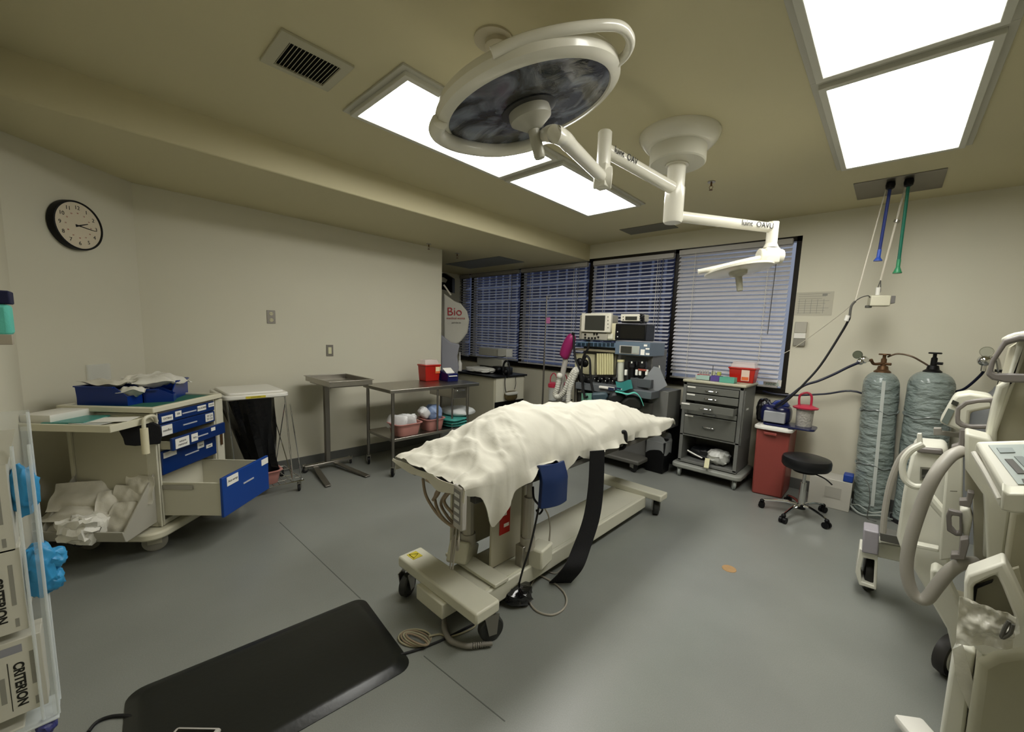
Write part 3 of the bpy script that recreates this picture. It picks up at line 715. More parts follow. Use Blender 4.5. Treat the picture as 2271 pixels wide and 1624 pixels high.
# packets in the side bin
pk = [((-.10, .42, .36), (.03, .26, .22), .5, 1.2, 'folded tan sterile wrap at the back of the side bin'), ((-.12, .40, .285), (.08, .34, .12), .2, .3, 'long grey sterile packet lying across the side bin'),
      ((-.15, .41, .23), (.12, .34, .10), .0, .1, 'white padded packet at the bottom left of the side bin'), ((-.09, .25, .33), (.03, .17, .22), .1, .9, 'tan striped packet leaning in the middle of the side bin'),
      ((-.06, .14, .385), (.02, .19, .17), -.2, .6, 'upright printed packet behind the dark bar in the side bin'), ((-.13, .12, .285), (.02, .17, .18), -.3, 1.0, 'front printed packet beside the bin end panel'), ((-.03, .08, .42), (.015, .18, .15), -.1, .5, 'rearmost printed packet standing against the cart side')]
PK2 = [((-.07, .40, .40), .17, .26, -.95, .3), ((-.11, .37, .31), .16, .36, -.35, .05), ((-.11, .36, .25), .18, .38, -.15, .0), ((-.08, .22, .33), .22, .13, -1.0, .5),
       ((-.05, .14, .37), .17, .19, -1.25, -.1), ((-.12, .11, .29), .18, .17, -1.0, .1), ((-.03, .09, .43), .17, .19, -1.35, -.15)]
for i, ((c, sx_, sy_, tl, rz_), q) in enumerate(zip(PK2, pk)):
    o = packet(lc(*c), sx_, sy_, (.05, .08, .09, .03, .03, .035, .03)[i], RM @ Matrix.Rotation(rz_, 3, 'Z') @ Matrix.Rotation(tl, 3, 'Y'), tyvek, seed=i * 3.3); tag(o, q[4], 'sterile packet', 'packets in the cart side bin')
o = MB().pillow(lc(-.20, .26, .26), (.16, .19, .15), M=RM, jit=.45, seed=4.4, n=16, p=3).done('crumpled_bag', tyvek2); tag(o, 'crumpled shiny white bag on top of the side bin lip', 'bag')
o = MB().tube([lc(-.18, .36, .28), lc(-.21, .33, .20), lc(-.235, .27, .17), lc(-.235, .22, .19)], .009, n=8).done('rubber_tourniquet', black); tag(o, 'black loop hanging over the lip of the side bin', 'strap')
# black pouch at the corner
P_, h_ = (lambda v: (V((v.x * 3.24, v.y * 3.24, 0)), v))(V((ray(310, 960).x, ray(310, 960).y, 0)).normalized())
o = MB().prism([onp(x, y, P_ * (3.33 / 3.24), h_) for x, y in [(259, 948), (288, 938), (300, 936), (340, 938), (356, 946), (360, 965), (356, 985), (300, 990), (277, 988), (273, 973)]], h_ * .05).done('black_pouch', blackc, bevel=.006); tag(o, 'black fabric pouch hung behind the cart push handle', 'pouch')
# things on the slide shelf
m = MB(); m.box(lc(-.12, .42, .912), (.24, .16, .05), rz=RZ, bev=.004); o = m.done('white_binder', whitep); tag(o, 'thick white binder on the cart side shelf', 'binder')
o = MB().box(lc(-.14, .30, .894), (.20, .19, .008), rz=RZ + .2).done('green_folder', tealb, smooth=False); tag(o, 'green folder under the papers on the cart side shelf', 'folder')
o = MB().box(lc(-.15, .20, .893), (.18, .27, .003), rz=RZ - .15).done('paper_form', mat('laminated paper', 'c9ccc6', .2)); tag(o, 'shiny printed form on the cart side shelf', 'paper')
o = MB().box(lc(-.13, .10, .897), (.13, .17, .002), rz=RZ + .3).done('paper_form', paper); tag(o, 'white paper nearest the push handle on the side shelf', 'paper')
# blue bins on top
def binbox(lx, ly, rz_, sx, sy, h, label, m_=navy2):
    """hopper-front stacking bin; open front towards -y local"""
    c = lc(lx, ly, .936); t = thing('storage_bin', label, 'storage bin', c, RZ + rz_, 'blue bins on the cart top')
    p = []
    m = MB(); q = .006
    def side(x): m.prism([(x, -sy / 2, 0), (x, sy / 2, 0), (x, sy / 2 + .01, h), (x, -sy / 2 + .07, h), (x, -sy / 2 - .005, h * .5)], (q, 0, 0))
    side(-sx / 2); side(sx / 2 - q)
    m.b2(-sx / 2, sx / 2, -sy / 2, sy / 2, 0, q); m.b2(-sx / 2, sx / 2, sy / 2 - q, sy / 2 + .004, 0, h); m.b2(-sx / 2, sx / 2, -sy / 2 - .004, -sy / 2 + q, 0, h * .5)
    m.b2(-sx / 2 - .012, -sx / 2, -sy / 2 + .07, sy / 2, h - .008, h); m.b2(sx / 2, sx / 2 + .012, -sy / 2 + .07, sy / 2, h - .008, h); m.b2(-sx / 2, sx / 2, sy / 2, sy / 2 + .02, h - .008, h)
    m.done('bin_shell', m_, t, bevel=.002, **L)
    return t
binbox(.15, .36, R(3), .16, .28, .12, 'long blue bin nearest the front edge of the cart top')
binbox(.43, .27, R(-70), .18, .26, .125, 'blue bin at the back right of the cart top piled with packets')
binbox(.27, .17, R(30), .10, .14, .09, 'small blue bin between the two larger bins')
def pk1(c, s_, rz_, seed, label, tilt=0, m_=tyvek2):
    o = packet(c, s_[0] * 1.1, s_[1] * 1.1, s_[2], Matrix.Rotation(rz_, 3, 'Z') @ Matrix.Rotation(tilt, 3, 'X'), m_, seed=seed * 2.7, wav=.025); tag(o, label, 'sterile packet', 'packets in the blue bins')
pk1(lc(.16, .40, 1.07), (.13, .22, .05), RZ, 1, 'clear grey packets heaped in the long blue bin', .05, tyvek)
pk1(lc(.15, .24, 1.02), (.13, .12, .07), RZ + .5, 2, 'striped blue and white packet at the mouth of the long blue bin')
pk1(lc(.30, .24, 1.06), (.17, .20, .07), RZ + .8, 3, 'puffy white packet over the small blue bin')
pk1(lc(.38, .33, 1.075), (.22, .16, .04), RZ - .2, 4, 'flat white packet on the rim of the back blue bin')
pk1(lc(.44, .24, 1.07), (.12, .20, .05), RZ + .1, 5, 'printed packet hanging over the back right blue bin', .25)
pk1(lc(.34, .42, 1.08), (.05, .26, .03), RZ - 1.2, 6, 'long thin tool packet sticking out left of the back bin', .05, tyvek)
# faint clear holder on the wall behind
o = MB().box(onp(220, 828, (-4.46 + .02, .33, 0), n), (.16, .01, .13), rz=math.atan2(.7071, -.7071)).done('clear_wall_holder', clear); tag(o, 'clear plastic pocket on the wall behind the blue cart', 'wall pocket')

# ================= HAMPER =================
t = thing('linen_hamper', 'wire hamper stand with white lid and black bag', 'hamper', (-4.09, .93, 0)); hx0, hx1, hy0, hy1 = -4.37, -3.84, .71, 1.18
lid = [(x, y, .868) for x, y in rrect(hx0, hy0, hx1, hy1, .05)]
m = MB(); m.prism(lid, (0, 0, .035)); m.prism([(x, y, .9) for x, y in rrect(hx0 + .03, hy0 + .03, hx1 - .03, hy1 - .03, .04)], (0, 0, .022)); ld = m.done('lid', whitep, t, bevel=.008)
a, b_ = (hx1 + .002, .86, .878), (hx1 + .002, 1.0, .894)
MB().b2(hx1, hx1 + .002, .86, 1.0, .874, .892).done('yellow_tag', yellow, ld, smooth=False)
text('SOILED LINEN', .011, basis((hx1 + .0025, .93, .883), (0, 1, 0), (0, 0, 1)), ink, ld, ext=.0002)
def bag(u_, v):
    a = 2 * PI * u_; z = .865 - .70 * v
    k = 1 - .45 * min(1, v * 1.3) + .06 * math.sin(a * 5 + v * 4) * min(1, v * 3) + .04 * math.sin(a * 9 + 2)
    f = lambda q: math.copysign(abs(q) ** .6, q)
    return (-4.09 + .235 * k * f(math.cos(a)) + .07 * v, .91 + .185 * k * f(math.sin(a)) + .10 * v, z)
m = MB(); m.grid(bag, 40, 14, .002)
m.done('bag', mat('black bin liner', '08080a', .25, bump=.9, bscale=12), t)
m = MB(); r_ = .006
for yy in (hy0 + .03, hy1 - .03):
    m.tube([(hx1 - .03, yy, .868), (hx1 - .03 + .0, yy + .02, .5), (hx1 + .02, yy + .03, .10)], r_, k=2); m.tube([(hx0 + .03, yy, .868), (hx0 + .05, yy, .10)], r_, smooth=False)
m.tube([(hx1 - .03, hy1 - .03, .80), (hx0 + .06, hy1 + .0, .12)], .004, smooth=False); m.tube([(hx0 + .03, hy1 - .03, .80), (hx1, hy1 + .0, .12)], .004, smooth=False)
m.tube([(hx1, hy1, .80), (hx1 + .02, hy1 + .07, .10)], .004, smooth=False)
m.tube([(hx0 + .03, hy0 + .03, .866), (hx1 - .03, hy0 + .03, .866), (hx1 - .03, hy1 - .03, .866), (hx0 + .03, hy1 - .03, .866)], .005, closed=True, smooth=False)
m.done('wire_frame', chrome, t)
m = MB(); c4 = [(hx1 + .03, hy0 + .04, .10), (hx1 + .03, hy1 + .08, .10), (hx0 + .04, hy1 + .08, .10), (hx0 + .04, hy0 + .04, .10)]
m.tube(c4, .007, closed=True, smooth=False)
for i in range(9):
    y = hy0 + .08 + i * .048; m.tube([(hx1 + .03, y, .10), (hx0 + .04, y, .10)], .003, n=6, smooth=False)
for x in (-4.2, -4.0, -3.9): m.tube([(x, hy0 + .04, .103), (x, hy1 + .08, .103)], .003, n=6, smooth=False)
m.done('wire_shelf', chrome, t)
addcasters(t, [(hx1 + .01, hy0 + .07), (hx1 + .01, hy1 + .05), (hx0 + .06, hy1 + .05), (hx0 + .06, hy0 + .07)], r=.032, w=.02, top=.10)
def basin(name, label, c, sx, sy, h, m_, rz_=0, group=None, cat='basin'):
    m = MB(); rim = rrect(-sx / 2, -sy / 2, sx / 2, sy / 2, min(sx, sy) * .25, 5); RM_ = Matrix.Rotation(rz_, 3, 'Z')
    lv = [(.78, 0), (.80, .004), (.95, h * .93), (1.06, h * .95), (1.06, h), (.93, h), (.77, .008)]
    rings = [[m.b.verts.new(V(c) + RM_ @ V((x * k, y * k, z))) for x, y in rim] for k, z in lv]
    for A, B in zip(rings, rings[1:]):
        for j in range(len(A)): m._face([A[j], A[(j + 1) % len(A)], B[(j + 1) % len(A)], B[j]])
    m._face(rings[0][::-1]); m._face(rings[-1])
    o = m.done(name, m_); return tag(o, label, cat, group)
basin('plastic_basin', 'pink basin on the wire shelf under the hamper bag', (-3.98, .985, .106), .30, .25, .12, pink, cat='basin')

# ================= MAYO STAND =================
t = thing('tray_stand', 'stainless tray stand with rectangular tray on a single post', 'tray stand', (-4.27, 1.65, 0))
tx0, tx1, ty0, ty1, tz = -4.31, -3.72, 1.47, 1.87, .935
m = MB(); m.b2(tx0, tx1, ty0, ty1, tz, tz + .004); m.frame([(tx0, ty0, tz), (tx1, ty0, tz), (tx1, ty1, tz), (tx0, ty1, tz)], [(tx0 + .004, ty0 + .004, tz), (tx1 - .004, ty0 + .004, tz), (tx1 - .004, ty1 - .004, tz), (tx0 + .004, ty1 - .004, tz)], (0, 0, .05))
m.frame([(tx0 - .012, ty0 - .012, tz + .046), (tx1 + .012, ty0 - .012, tz + .046), (tx1 + .012, ty1 + .012, tz + .046), (tx0 - .012, ty1 + .012, tz + .046)], [(tx0, ty0, tz + .046), (tx1, ty0, tz + .046), (tx1, ty1, tz + .046), (tx0, ty1, tz + .046)], (0, 0, .006))
m.done('tray', steel, t, bevel=.004)
m = MB(); m.b2(-4.30, -4.10, 1.63, 1.67, tz - .012, tz); m.frame([(tx0 + .06, ty0 + .02, tz - .014), (tx1 - .04, ty0 + .02, tz - .014), (tx1 - .04, ty1 - .02, tz - .014), (tx0 + .06, ty1 - .02, tz - .014)], [(tx0 + .075, ty0 + .035, tz - .014), (tx1 - .055, ty0 + .035, tz - .014), (tx1 - .055, ty1 - .035, tz - .014), (tx0 + .075, ty1 - .035, tz - .014)], (0, 0, .012)); m.done('tray_support', steeld, t)
MB().b2(-4.295, -4.247, 1.626, 1.674, .06, tz - .01).done('post', steeld, t, bevel=.006)
m = MB(); m.b2(-4.30, -4.24, 1.42, 1.90, .05, .075)
m.done('cross_bar', steel, t, bevel=.005)
for yy, ye in ((1.52, 1.45), (1.72, 1.83)):
    m = MB(); m.prism([(-4.25, yy - .025, .045), (-4.25, yy + .025, .045), (-3.74, ye + .02, .006), (-3.74, ye - .03, .006)], (0, 0, .012)); m.done('leg', steeld, t, bevel=.002)
addcasters(t, [(-4.27, 1.43), (-4.27, 1.89)], r=.03, w=.022, top=.06, angs=[.3, 1.2])

# ================= STEEL TABLES =================
ux0, ux1, uy0 = -4.15, -3.575, 1.98; uy1 = onx(1040, 900, ux1).y + .03
t = thing('steel_table', 'long stainless steel table on casters with lower shelf', 'table', ((ux0 + ux1) / 2, (uy0 + uy1) / 2, 0))
MB().b2(ux0, ux1, uy0, uy1 + .12, .85, .885).done('table_top', steel, t, bevel=.004)
MB().b2(ux0 + .02, ux1 - .02, uy0 + .03, uy1 - .01, .355, .385).done('shelf', steel, t, bevel=.004)
for x in (ux0 + .03, ux1 - .03):
    for y in (uy0 + .04, uy1 - .03): MB().cyl((x, y, .08), (x, y, .855), .016, n=14).done('leg', steeld, t)
addcasters(t, [(x, y) for x in (ux0 + .03, ux1 - .03) for y in (uy0 + .04, uy1 - .03)], r=.045, w=.025, top=.10, wm=black, angs=[1.2, .4, .8, .2])
vx = onx(1003, 900, ux1 - .05).y; vx2 = onx(974, 900, ux1).y
dd = MB().b2(ux0 + .08, ux1 - .03, vx, uy1 - .04, .72, .84).done('drawer', steel, t, bevel=.004)
MB().b2(ux1 - .03, ux1 - .015, vx + .04, uy1 - .08, .80, .815).done('handle', chrome, dd, bevel=.003)
for x, y in ((ux1 - .03, vx2), (ux1 - .05, vx)): MB().cyl((x, y, .385), (x, y, .855), .011, n=12).done('inner_post', steeld, t)
# sharps container
def sharps(c, sx, sy, h, label, rz_=0, txt=True, clearlid=True):
    t = thing('sharps_container', label, 'sharps container', c, rz_)
    m = MB(); A = [(-sx / 2 * .88, -sy / 2 * .88), (sx / 2 * .88, -sy / 2 * .88), (sx / 2 * .88, sy / 2 * .88), (-sx / 2 * .88, sy / 2 * .88)]; B = [(x / .88, y / .88) for x, y in A]
    va = [m.b.verts.new((*p, 0)) for p in A]; vb = [m.b.verts.new((*p, h)) for p in B]; m._face(va[::-1]); m._face(vb)
    for i in range(4): m._face([va[i], va[(i + 1) % 4], vb[(i + 1) % 4], vb[i]])
    m.b2(-sx / 2 - .006, sx / 2 + .006, -sy / 2 - .006, sy / 2 + .006, h - .015, h + .004); m.done('tub', red, t, bevel=.006, local=True)
    l = MB(); l.prism([(-sx / 2 * .95, -sy / 2 * .9, h), (sx / 2 * .95, -sy / 2 * .9, h), (sx / 2 * .8, -sy / 2 * .5, h + .06), (-sx / 2 * .8, -sy / 2 * .5, h + .06)], (0, sy * .7, 0)); l.done('lid', mat('milky lid', 'e6d8d4', .2, alpha=.45), t, local=True, bevel=.005)
    return t
y_ = (onx(930, 843, -4.0).y)
sc = sharps((-4.05, 2.74, .885), .21, .16, .19, 'red sharps container with clear lid on the steel table', R(90))
MB().b2(.01 + .02, .01 + .085, -.084, -.080, .09, .17).done('warning_label', orange, sc, local=True, smooth=False)
MB().b2(.035, .09, -.0845, -.0835, .115, .165).done('warning_label', mat('cream label', 'e8d8b0', .5), sc, local=True, smooth=False)
# dark blue bin with paper
t = thing('blue_bin', 'dark blue bin with white paper beside the red sharps container', 'storage bin', (-3.93, 2.92, .885), R(90))
MB().prism([(-.07, -.1, 0), (-.07, .08, 0), (-.07, .08, .12), (-.07, -.1, .09)], (.15, 0, 0)).done('bin_shell', mat('deep navy plastic', '0c1450', .35), t, bevel=.004, local=True)
MB().prism([(-.06, -.11, .06), (-.06, .02, .15), (-.06, .022, .152), (-.06, -.112, .062)], (.12, 0, 0)).done('paper_flap', paper, t, local=True, smooth=False)
# basins on shelf
basin('plastic_basin', 'larger pink basin on the table shelf, filled with wrapped white packs', (-3.72, 2.22, .386), .26, .30, .13, pink, group='basins under the steel table')
basin('plastic_basin', 'smaller pink basin behind it on the shelf with a blue bag', (-3.74, 2.56, .386), .24, .25, .13, pink, group='basins under the steel table')
for i, (x, y) in enumerate([(-3.78, 2.12), (-3.70, 2.16), (-3.76, 2.22), (-3.68, 2.25), (-3.75, 2.30)]):
    o = MB().pillow((x, y, .52), (.14, .05, .14), M=Matrix.Rotation(.4 + .2 * i, 3, 'Z') @ Matrix.Rotation(.2 * (i - 2), 3, 'X'), jit=.2, seed=i * 5.1, n=10, p=4).done('wrapped_pack', mat('pack white', 'd6d6d6', .45, bump=.5, bscale=25)); tag(o, 'one of the white wrapped packs standing in the larger pink basin', 'wrapped pack', 'packs in the larger pink basin')
o = MB().pillow((-3.74, 2.47, .58), (.10, .10, .14), M=Matrix.Rotation(.8, 3, 'X'), jit=.15, seed=9, p=3.5).done('rolled_pack', mat('pack white', 'd6d6d6', .45)); tag(o, 'rolled white pack leaning in the smaller pink basin', 'wrapped pack')
o = MB().pillow((-3.76, 2.60, .56), (.17, .18, .17), jit=.25, seed=13, p=3.2).done('blue_bag', mat('pale blue bag', '7f93b8', .35, bump=.7, bscale=14)); tag(o, 'pale blue plastic bag in the smaller pink basin', 'bag')
for i in range(3):
    o = MB().pillow((-3.74 + .01 * i, 2.87 - .015 * i, .405 + .035 * i), (.30, .30, .034), M=Matrix.Rotation(.1 * i, 3, 'Z'), jit=.05, seed=i, p=4).done('surgical_pad', tealb); tag(o, ('bottom', 'middle', 'top')[i] + ' teal pad of the stack on the steel table shelf', 'pad', 'teal pads on the table shelf')
o = MB().pillow((-3.80, 2.98, .53), (.40, .36, .10), jit=.08, seed=3, p=2.6).done('white_pillow', mat('pillow grey white', 'bfc2c0', .7)); tag(o, 'grey white pillow lying on the teal pads', 'pillow')
# ================= OPERATING TABLE =================
t = thing('operating_table', 'cream operating table on a wheeled T base under a white drape', 'operating table', (-1.62, 2.2, 0)); ot = t
bm_ = mat('table base enamel', 'cccab8', .35)
fx0, fx1 = -1.955, -1.275
MB().b2(fx0, fx1, 1.125, 1.275, .145, .205).done('foot_beam', bm_, t, bevel=.01)
MB().b2(fx0 - .03, fx1, 3.10, 3.235, .145, .20).done('foot_beam', bm_, t, bevel=.01)
MB().b2(-1.73, -1.50, 1.10, 1.22, .07, .15).done('foot_block', bm_, t, bevel=.006)
m = MB(); m.b2(-1.44, -1.41, 1.27, 3.12, .055, .155); m.b2(-1.70, -1.44, 1.27, 3.12, .135, .155); m.b2(-1.73, -1.70, 1.27, 3.12, .055, .155)
m.done('spine_beam', bm_, t, bevel=.008)
# column: vertical panels
m = MB(); m.b2(-1.87, -1.85, 1.42, 1.78, .14, .72); m.b2(-1.56, -1.545, 1.46, 1.70, .16, .74); m.b2(-1.85, -1.56, 1.74, 1.76, .16, .74)
m.done('column_panel', mat('column grey enamel', 'b0ab96', .4), t, bevel=.003)
m = MB(); m.b2(-1.83, -1.40, 1.36, 1.46, .16, .18); m.done('column_tray', bm_, t, bevel=.004)
def actuator(x, y, nm='actuator'):
    a = MB(); a.cyl((x, y, .50), (x, y, .74), .016, n=14); a.cyl((x, y, .30), (x, y, .56), .034, .031, n=10); a.cyl((x, y, .25), (x, y, .32), .045, .042, n=20)
    a.done(nm, mat('actuator grey', 'aaa69a', .4), t)
actuator(-1.72, 1.44); actuator(-1.45, 1.66)
MB().box((-1.74, 1.42, .20), (.12, .20, .12), rz=.5, M=Matrix.Rotation(.5, 3, 'Z') @ Matrix.Rotation(-.5, 3, 'X')).done('motor_housing', bm_, t, bevel=.012)
MB().box((-1.41, 1.73, .20), (.10, .14, .12), rz=.2).done('motor_housing', bm_, t, bevel=.012)
MB().b2(-1.49, -1.43, 1.60, 1.66, .15, .28).done('actuator_foot', steel, t, bevel=.004)
m = MB(); m.b2(-1.544, -1.540, 1.52, 1.60, .34, .66); m.done('warning_label', red, t, smooth=False)
MB().b2(-1.5395, -1.538, 1.535, 1.57, .45, .50).done('label_print', stickw, t, smooth=False); MB().b2(-1.5395, -1.538, 1.55, 1.59, .38, .40).done('label_print', stickw, t, smooth=False)
# frame rails & mattress
m = MB(); m.b2(-1.88, -1.84, 1.16, 3.25, .70, .735); m.b2(-1.38, -1.34, 1.16, 3.25, .70, .735); m.b2(-1.86, -1.36, 1.30, 1.36, .70, .73); m.b2(-1.86, -1.36, 2.9, 2.96, .70, .73); m.b2(-1.80, -1.42, 1.5, 2.0, .68, .72); m.done('side_rail', dgrey, t, bevel=.004)
MB().b2(-1.885, -1.335, 1.13, 3.26, .735, .79).done('mattress', vinyl, t, bevel=.02, seg=3)
# big casters
def bigcaster(x, y, ang, r=.062):
    a, b_ = MB(), MB(); d = V((math.cos(ang), math.sin(ang), 0)); w = .045
    a.lathe([(r * .62, -w / 2), (r * .9, -w / 2), (r, -w / 2 + .008), (r, w / 2 - .008), (r * .9, w / 2), (r * .62, w / 2)], (x, y, r), ax=d, n=32)
    b_.lathe([(r * .6, -w / 2 + .006), (r * .6, w / 2 - .006)], (x, y, r), ax=d, n=24)
    nn = d.cross(V((0, 0, 1)))
    for s_ in (-1, 1): b_.prism([V((x, y, 0)) + d * s_ * .028 + nn * q + V((0, 0, z)) for q, z in ((-.02, r - .02), (.02, r - .02), (.045, .146), (-.03, .146))], d * s_ * .005)
    c = b_.done('caster', steel, t); a.done('wheel', mat('caster rubber', '2c2d2b', .5), c)
bigcaster(-1.88, 1.14, .5); bigcaster(-1.305, 1.245, -.35); bigcaster(-1.93, 3.17, .5, .06); bigcaster(-1.345, 3.18, .5, .06)
# yellow pinch sticker on the near foot
MB().b2(-1.93, -1.86, 1.165, 1.225, .205, .2065).done('caution_sticker', yellow, t, smooth=False)
m = MB(); m.tube([(-1.92, 1.175, .208), (-1.895, 1.218, .208), (-1.87, 1.175, .208)], .0015, n=4, closed=True, smooth=False); m.done('caution_mark', ink, t)
# white drape
PR = [(1.08, .795), (1.14, .825), (1.30, .905), (1.45, .985), (1.60, 1.035), (1.75, 1.045), (2.0, 1.01), (2.3, .99), (2.6, .985), (2.8, .955), (2.95, .885), (3.08, .82), (3.18, .80), (3.30, .79)]
HG = [(1.08, .775), (1.16, .74), (1.22, .62), (1.265, .545), (1.30, .60), (1.37, .69), (1.44, .735), (1.55, .79), (1.66, .815), (1.74, .76), (1.82, .70), (1.86, .73), (1.93, .775), (2.0, .74), (2.06, .725), (2.15, .76), (2.3, .755), (2.42, .76), (2.50, .745), (2.62, .755), (2.8, .74), (3.0, .735), (3.15, .745), (3.30, .76)]
def lerpt(T, y):
    if y <= T[0][0]: return T[0][1]
    for (a, va), (b_, vb) in zip(T, T[1:]):
        if y <= b_: f = (y - a) / (b_ - a); f = f * f * (3 - 2 * f) if T is PR else f; return va + (vb - va) * f
    return T[-1][1]
def drape(u_, v):
    # u along the table, v across (0 far edge hang .. 1 near edge hang)
    y = 1.085 + 2.21 * u_; y += .0
    zt = lerpt(PR, y); hb = lerpt(HG, y)
    s_ = v * 1.30  # metres-ish
    if v < .12:   # far hang
        f = v / .12; x = -1.905 - .01 * math.sin(y * 30); z = .73 + (.80 - .73) * f
    elif v < .80:
        f = (v - .12) / .68; x = -1.90 + .585 * f
        edge = .802
        c = math.sin(PI * min(1, max(0, f))) ** .55 if 0 < f < 1 else 0
        if zt > edge: z = edge + (zt - edge) * c
        else: z = zt
        # right slope falls more gently
        x += .02 * (zt - edge) * f
    else:
        f = (v - .80) / .20
        amp = .012 + .03 * max(0, .80 - hb)
        x = -1.315 + .012 * f + amp * math.sin(y * 34 + 2 * math.sin(y * 5)) * f + .02 * f * math.sin(y * 9)
        z = .80 - (.80 - hb) * f
    # folds: radiating soft ridges
    w = V((x * 3.2, y * 3.2, 0))
    k = 1 if v >= .12 else 0
    yy = y - 1.55; xx = x + 1.75
    ang = math.atan2(xx, yy) ; rad = math.hypot(xx, yy)
    cr = lambda t, p_: max(0, 1 - abs(math.sin(t))) ** p_
    fold = .012 * math.sin(ang * 11 + 4 * noise.noise(w * .8)) * min(1, rad * 1.8) * math.exp(-rad * .9)
    fold += .022 * cr(ang * 6 + 3.5 * noise.noise(w * .9 + V((0, 0, 5))), 5) * min(1, rad * 2) * math.exp(-rad * .6)
    fold += .016 * cr(x * 7 + y * 9 + 5 * noise.noise(w * .7 + V((0, 0, 11))), 7) * max(0, noise.noise(w * .6 + V((3, 1, 2))) + .35)
    fold += .014 * cr(x * 12 - y * 5 + 5 * noise.noise(w * .6 + V((0, 0, 17))), 7) * max(0, noise.noise(w * .7 + V((7, 4, 2))) + .3)
    fold += .014 * noise.noise(V((x * 9 + y * 2, y * 4.5, 1.3))) + .012 * (1 - abs(noise.noise(V((x * 7 - y * 5, y * 9, 4.7))))) ** 4
    fold += .008 * (1 - abs(noise.noise(V((x * 4 + y * 4, y * 3 - x * 5, 8.7)))) * 2) ** 3
    if .12 <= v <= .80: z += fold * k
    else: x += fold * .6
    # far head end curls: cloth end wavers
    if u_ < .02: y -= .012 + .01 * math.sin(x * 14)
    if u_ > .985: y += .05 * noise.noise(V((x * 9, 0, 3))) + .03
    return (x, y, z + .006)
m = MB(); m.grid(drape, 190, 84, .003)
# end skirts: near end
o = m.done('drape', linen, ang=80); tag(o, 'crumpled white cloth drape covering the operating table', 'drape')
# gather near end cloth down over the mattress end
m = MB()
def endc(u_, v):
    x = -1.90 + .60 * u_; z = .80 - v * (.022 + .035 * u_ + .010 * math.sin(x * 24)); return (x, 1.072 - .006 * v + .006 * math.sin(x * 31), z + .004)
m.grid(endc, 40, 5, .003); sk = m.done('drape_hem', linen, ang=80); sk.parent = o; sk.matrix_parent_inverse = o.matrix_basis.inverted() if False else Matrix.Translation(-_wm[o.name].translation)
m = MB()
def endf(u_, v):
    x = -1.90 + .60 * u_; z = .80 - v * (.05 + .02 * math.sin(x * 20)); return (x, 3.325 + .02 * v + .012 * math.sin(x * 31), z)
m.grid(endf, 40, 5, .003); sk2 = m.done('drape_hem', linen, ang=80); sk2.parent = o; sk2.matrix_parent_inverse = Matrix.Translation(-_wm[o.name].translation)

# blue pouch on the side
c0 = V((-1.30, 1.66, .70))
o = MB(); o.grid(lambda a, b_: (-1.312 + .02 * math.sin(a * PI) + .03 * min(1, b_ * 3), 1.545 + .20 * a - .01 * b_ * (1 - a), .805 - .215 * b_ - .02 * a), 16, 14, .03)
o = o.done('blue_pouch', bluep, bevel=.004); tag(o, 'dark blue vinyl pad hanging on the side of the operating table', 'pad')
# black strap
ptsc = [(V((-1.27, 2.12, .76))), V((-1.262, 2.12, .5)), V((-1.255, 2.06, .22)), V((-1.25, 1.96, .09)), V((-1.27, 1.92, .02)), V((-1.262, 1.875, .006))]
sp_ = smooth_path([onx(1325, 1000, -1.27), onx(1322, 1080, -1.27), onx(1312, 1150, -1.265), onx(1290, 1215, -1.262), onx(1270, 1262, -1.25), onz(1242, 1294, .006)], 6)
def strap(a, b_):
    i = min(len(sp_) - 1, int(a * (len(sp_) - 1) + .5)); p = sp_[i]; w = .055 + .025 * a
    w = .10 + .03 * a; q = (b_ - .5) * w
    return (p.x + q * (.45 + .25 * a), p.y + q * (.89 - .15 * a), max(.004, p.z))
o = MB().grid(strap, len(sp_) - 1, 3, .006).done('strap', blackc); tag(o, 'wide black strap hanging from the operating table to the floor', 'strap')
o = MB().tube([onx(1372, 962, -1.33), onx(1386, 958, -1.30), onx(1388, 975, -1.29), onx(1384, 992, -1.31), onx(1372, 996, -1.35)], .012, n=10).done('restraint_loop', blackc); tag(o, 'black loop around the drape near the head of the operating table', 'strap')
# pendant
pz = onz(1022, 1110, .62)
t = thing('hand_pendant', 'grey hand control with arrow buttons hanging at the foot end of the table', 'hand control', (-1.50, 1.12, .55))
pc = onz(1023, 1125, .62)
pc = onp(1020, 1125, (-1.50, 1.08, 0), (0, 1, 0))
MB().box(pc, (.075, .03, .20), rz=-.15).done('handset', lgrey, t, bevel=.008)
m = MB()
for i in range(4):
    m.box(pc + V((0, -.017, .06 - .035 * i)), (.045, .004, .018), rz=-.15)
m.done('button', mat('button grey', 'cfcfcf', .4), t, bevel=.002)
MB().box(pc + V((0, -.017, .008)), (.055, .002, .15), rz=-.15).done('keypad', mgrey, t)
MB().tube([pc + V((0, 0, -.10)), pc + V((.0, -.01, -.2)), onz(1008, 1190, .36), onz(994, 1290, .12), onz(988, 1340, .04)], .005, n=8).done('cord', cordg, t)
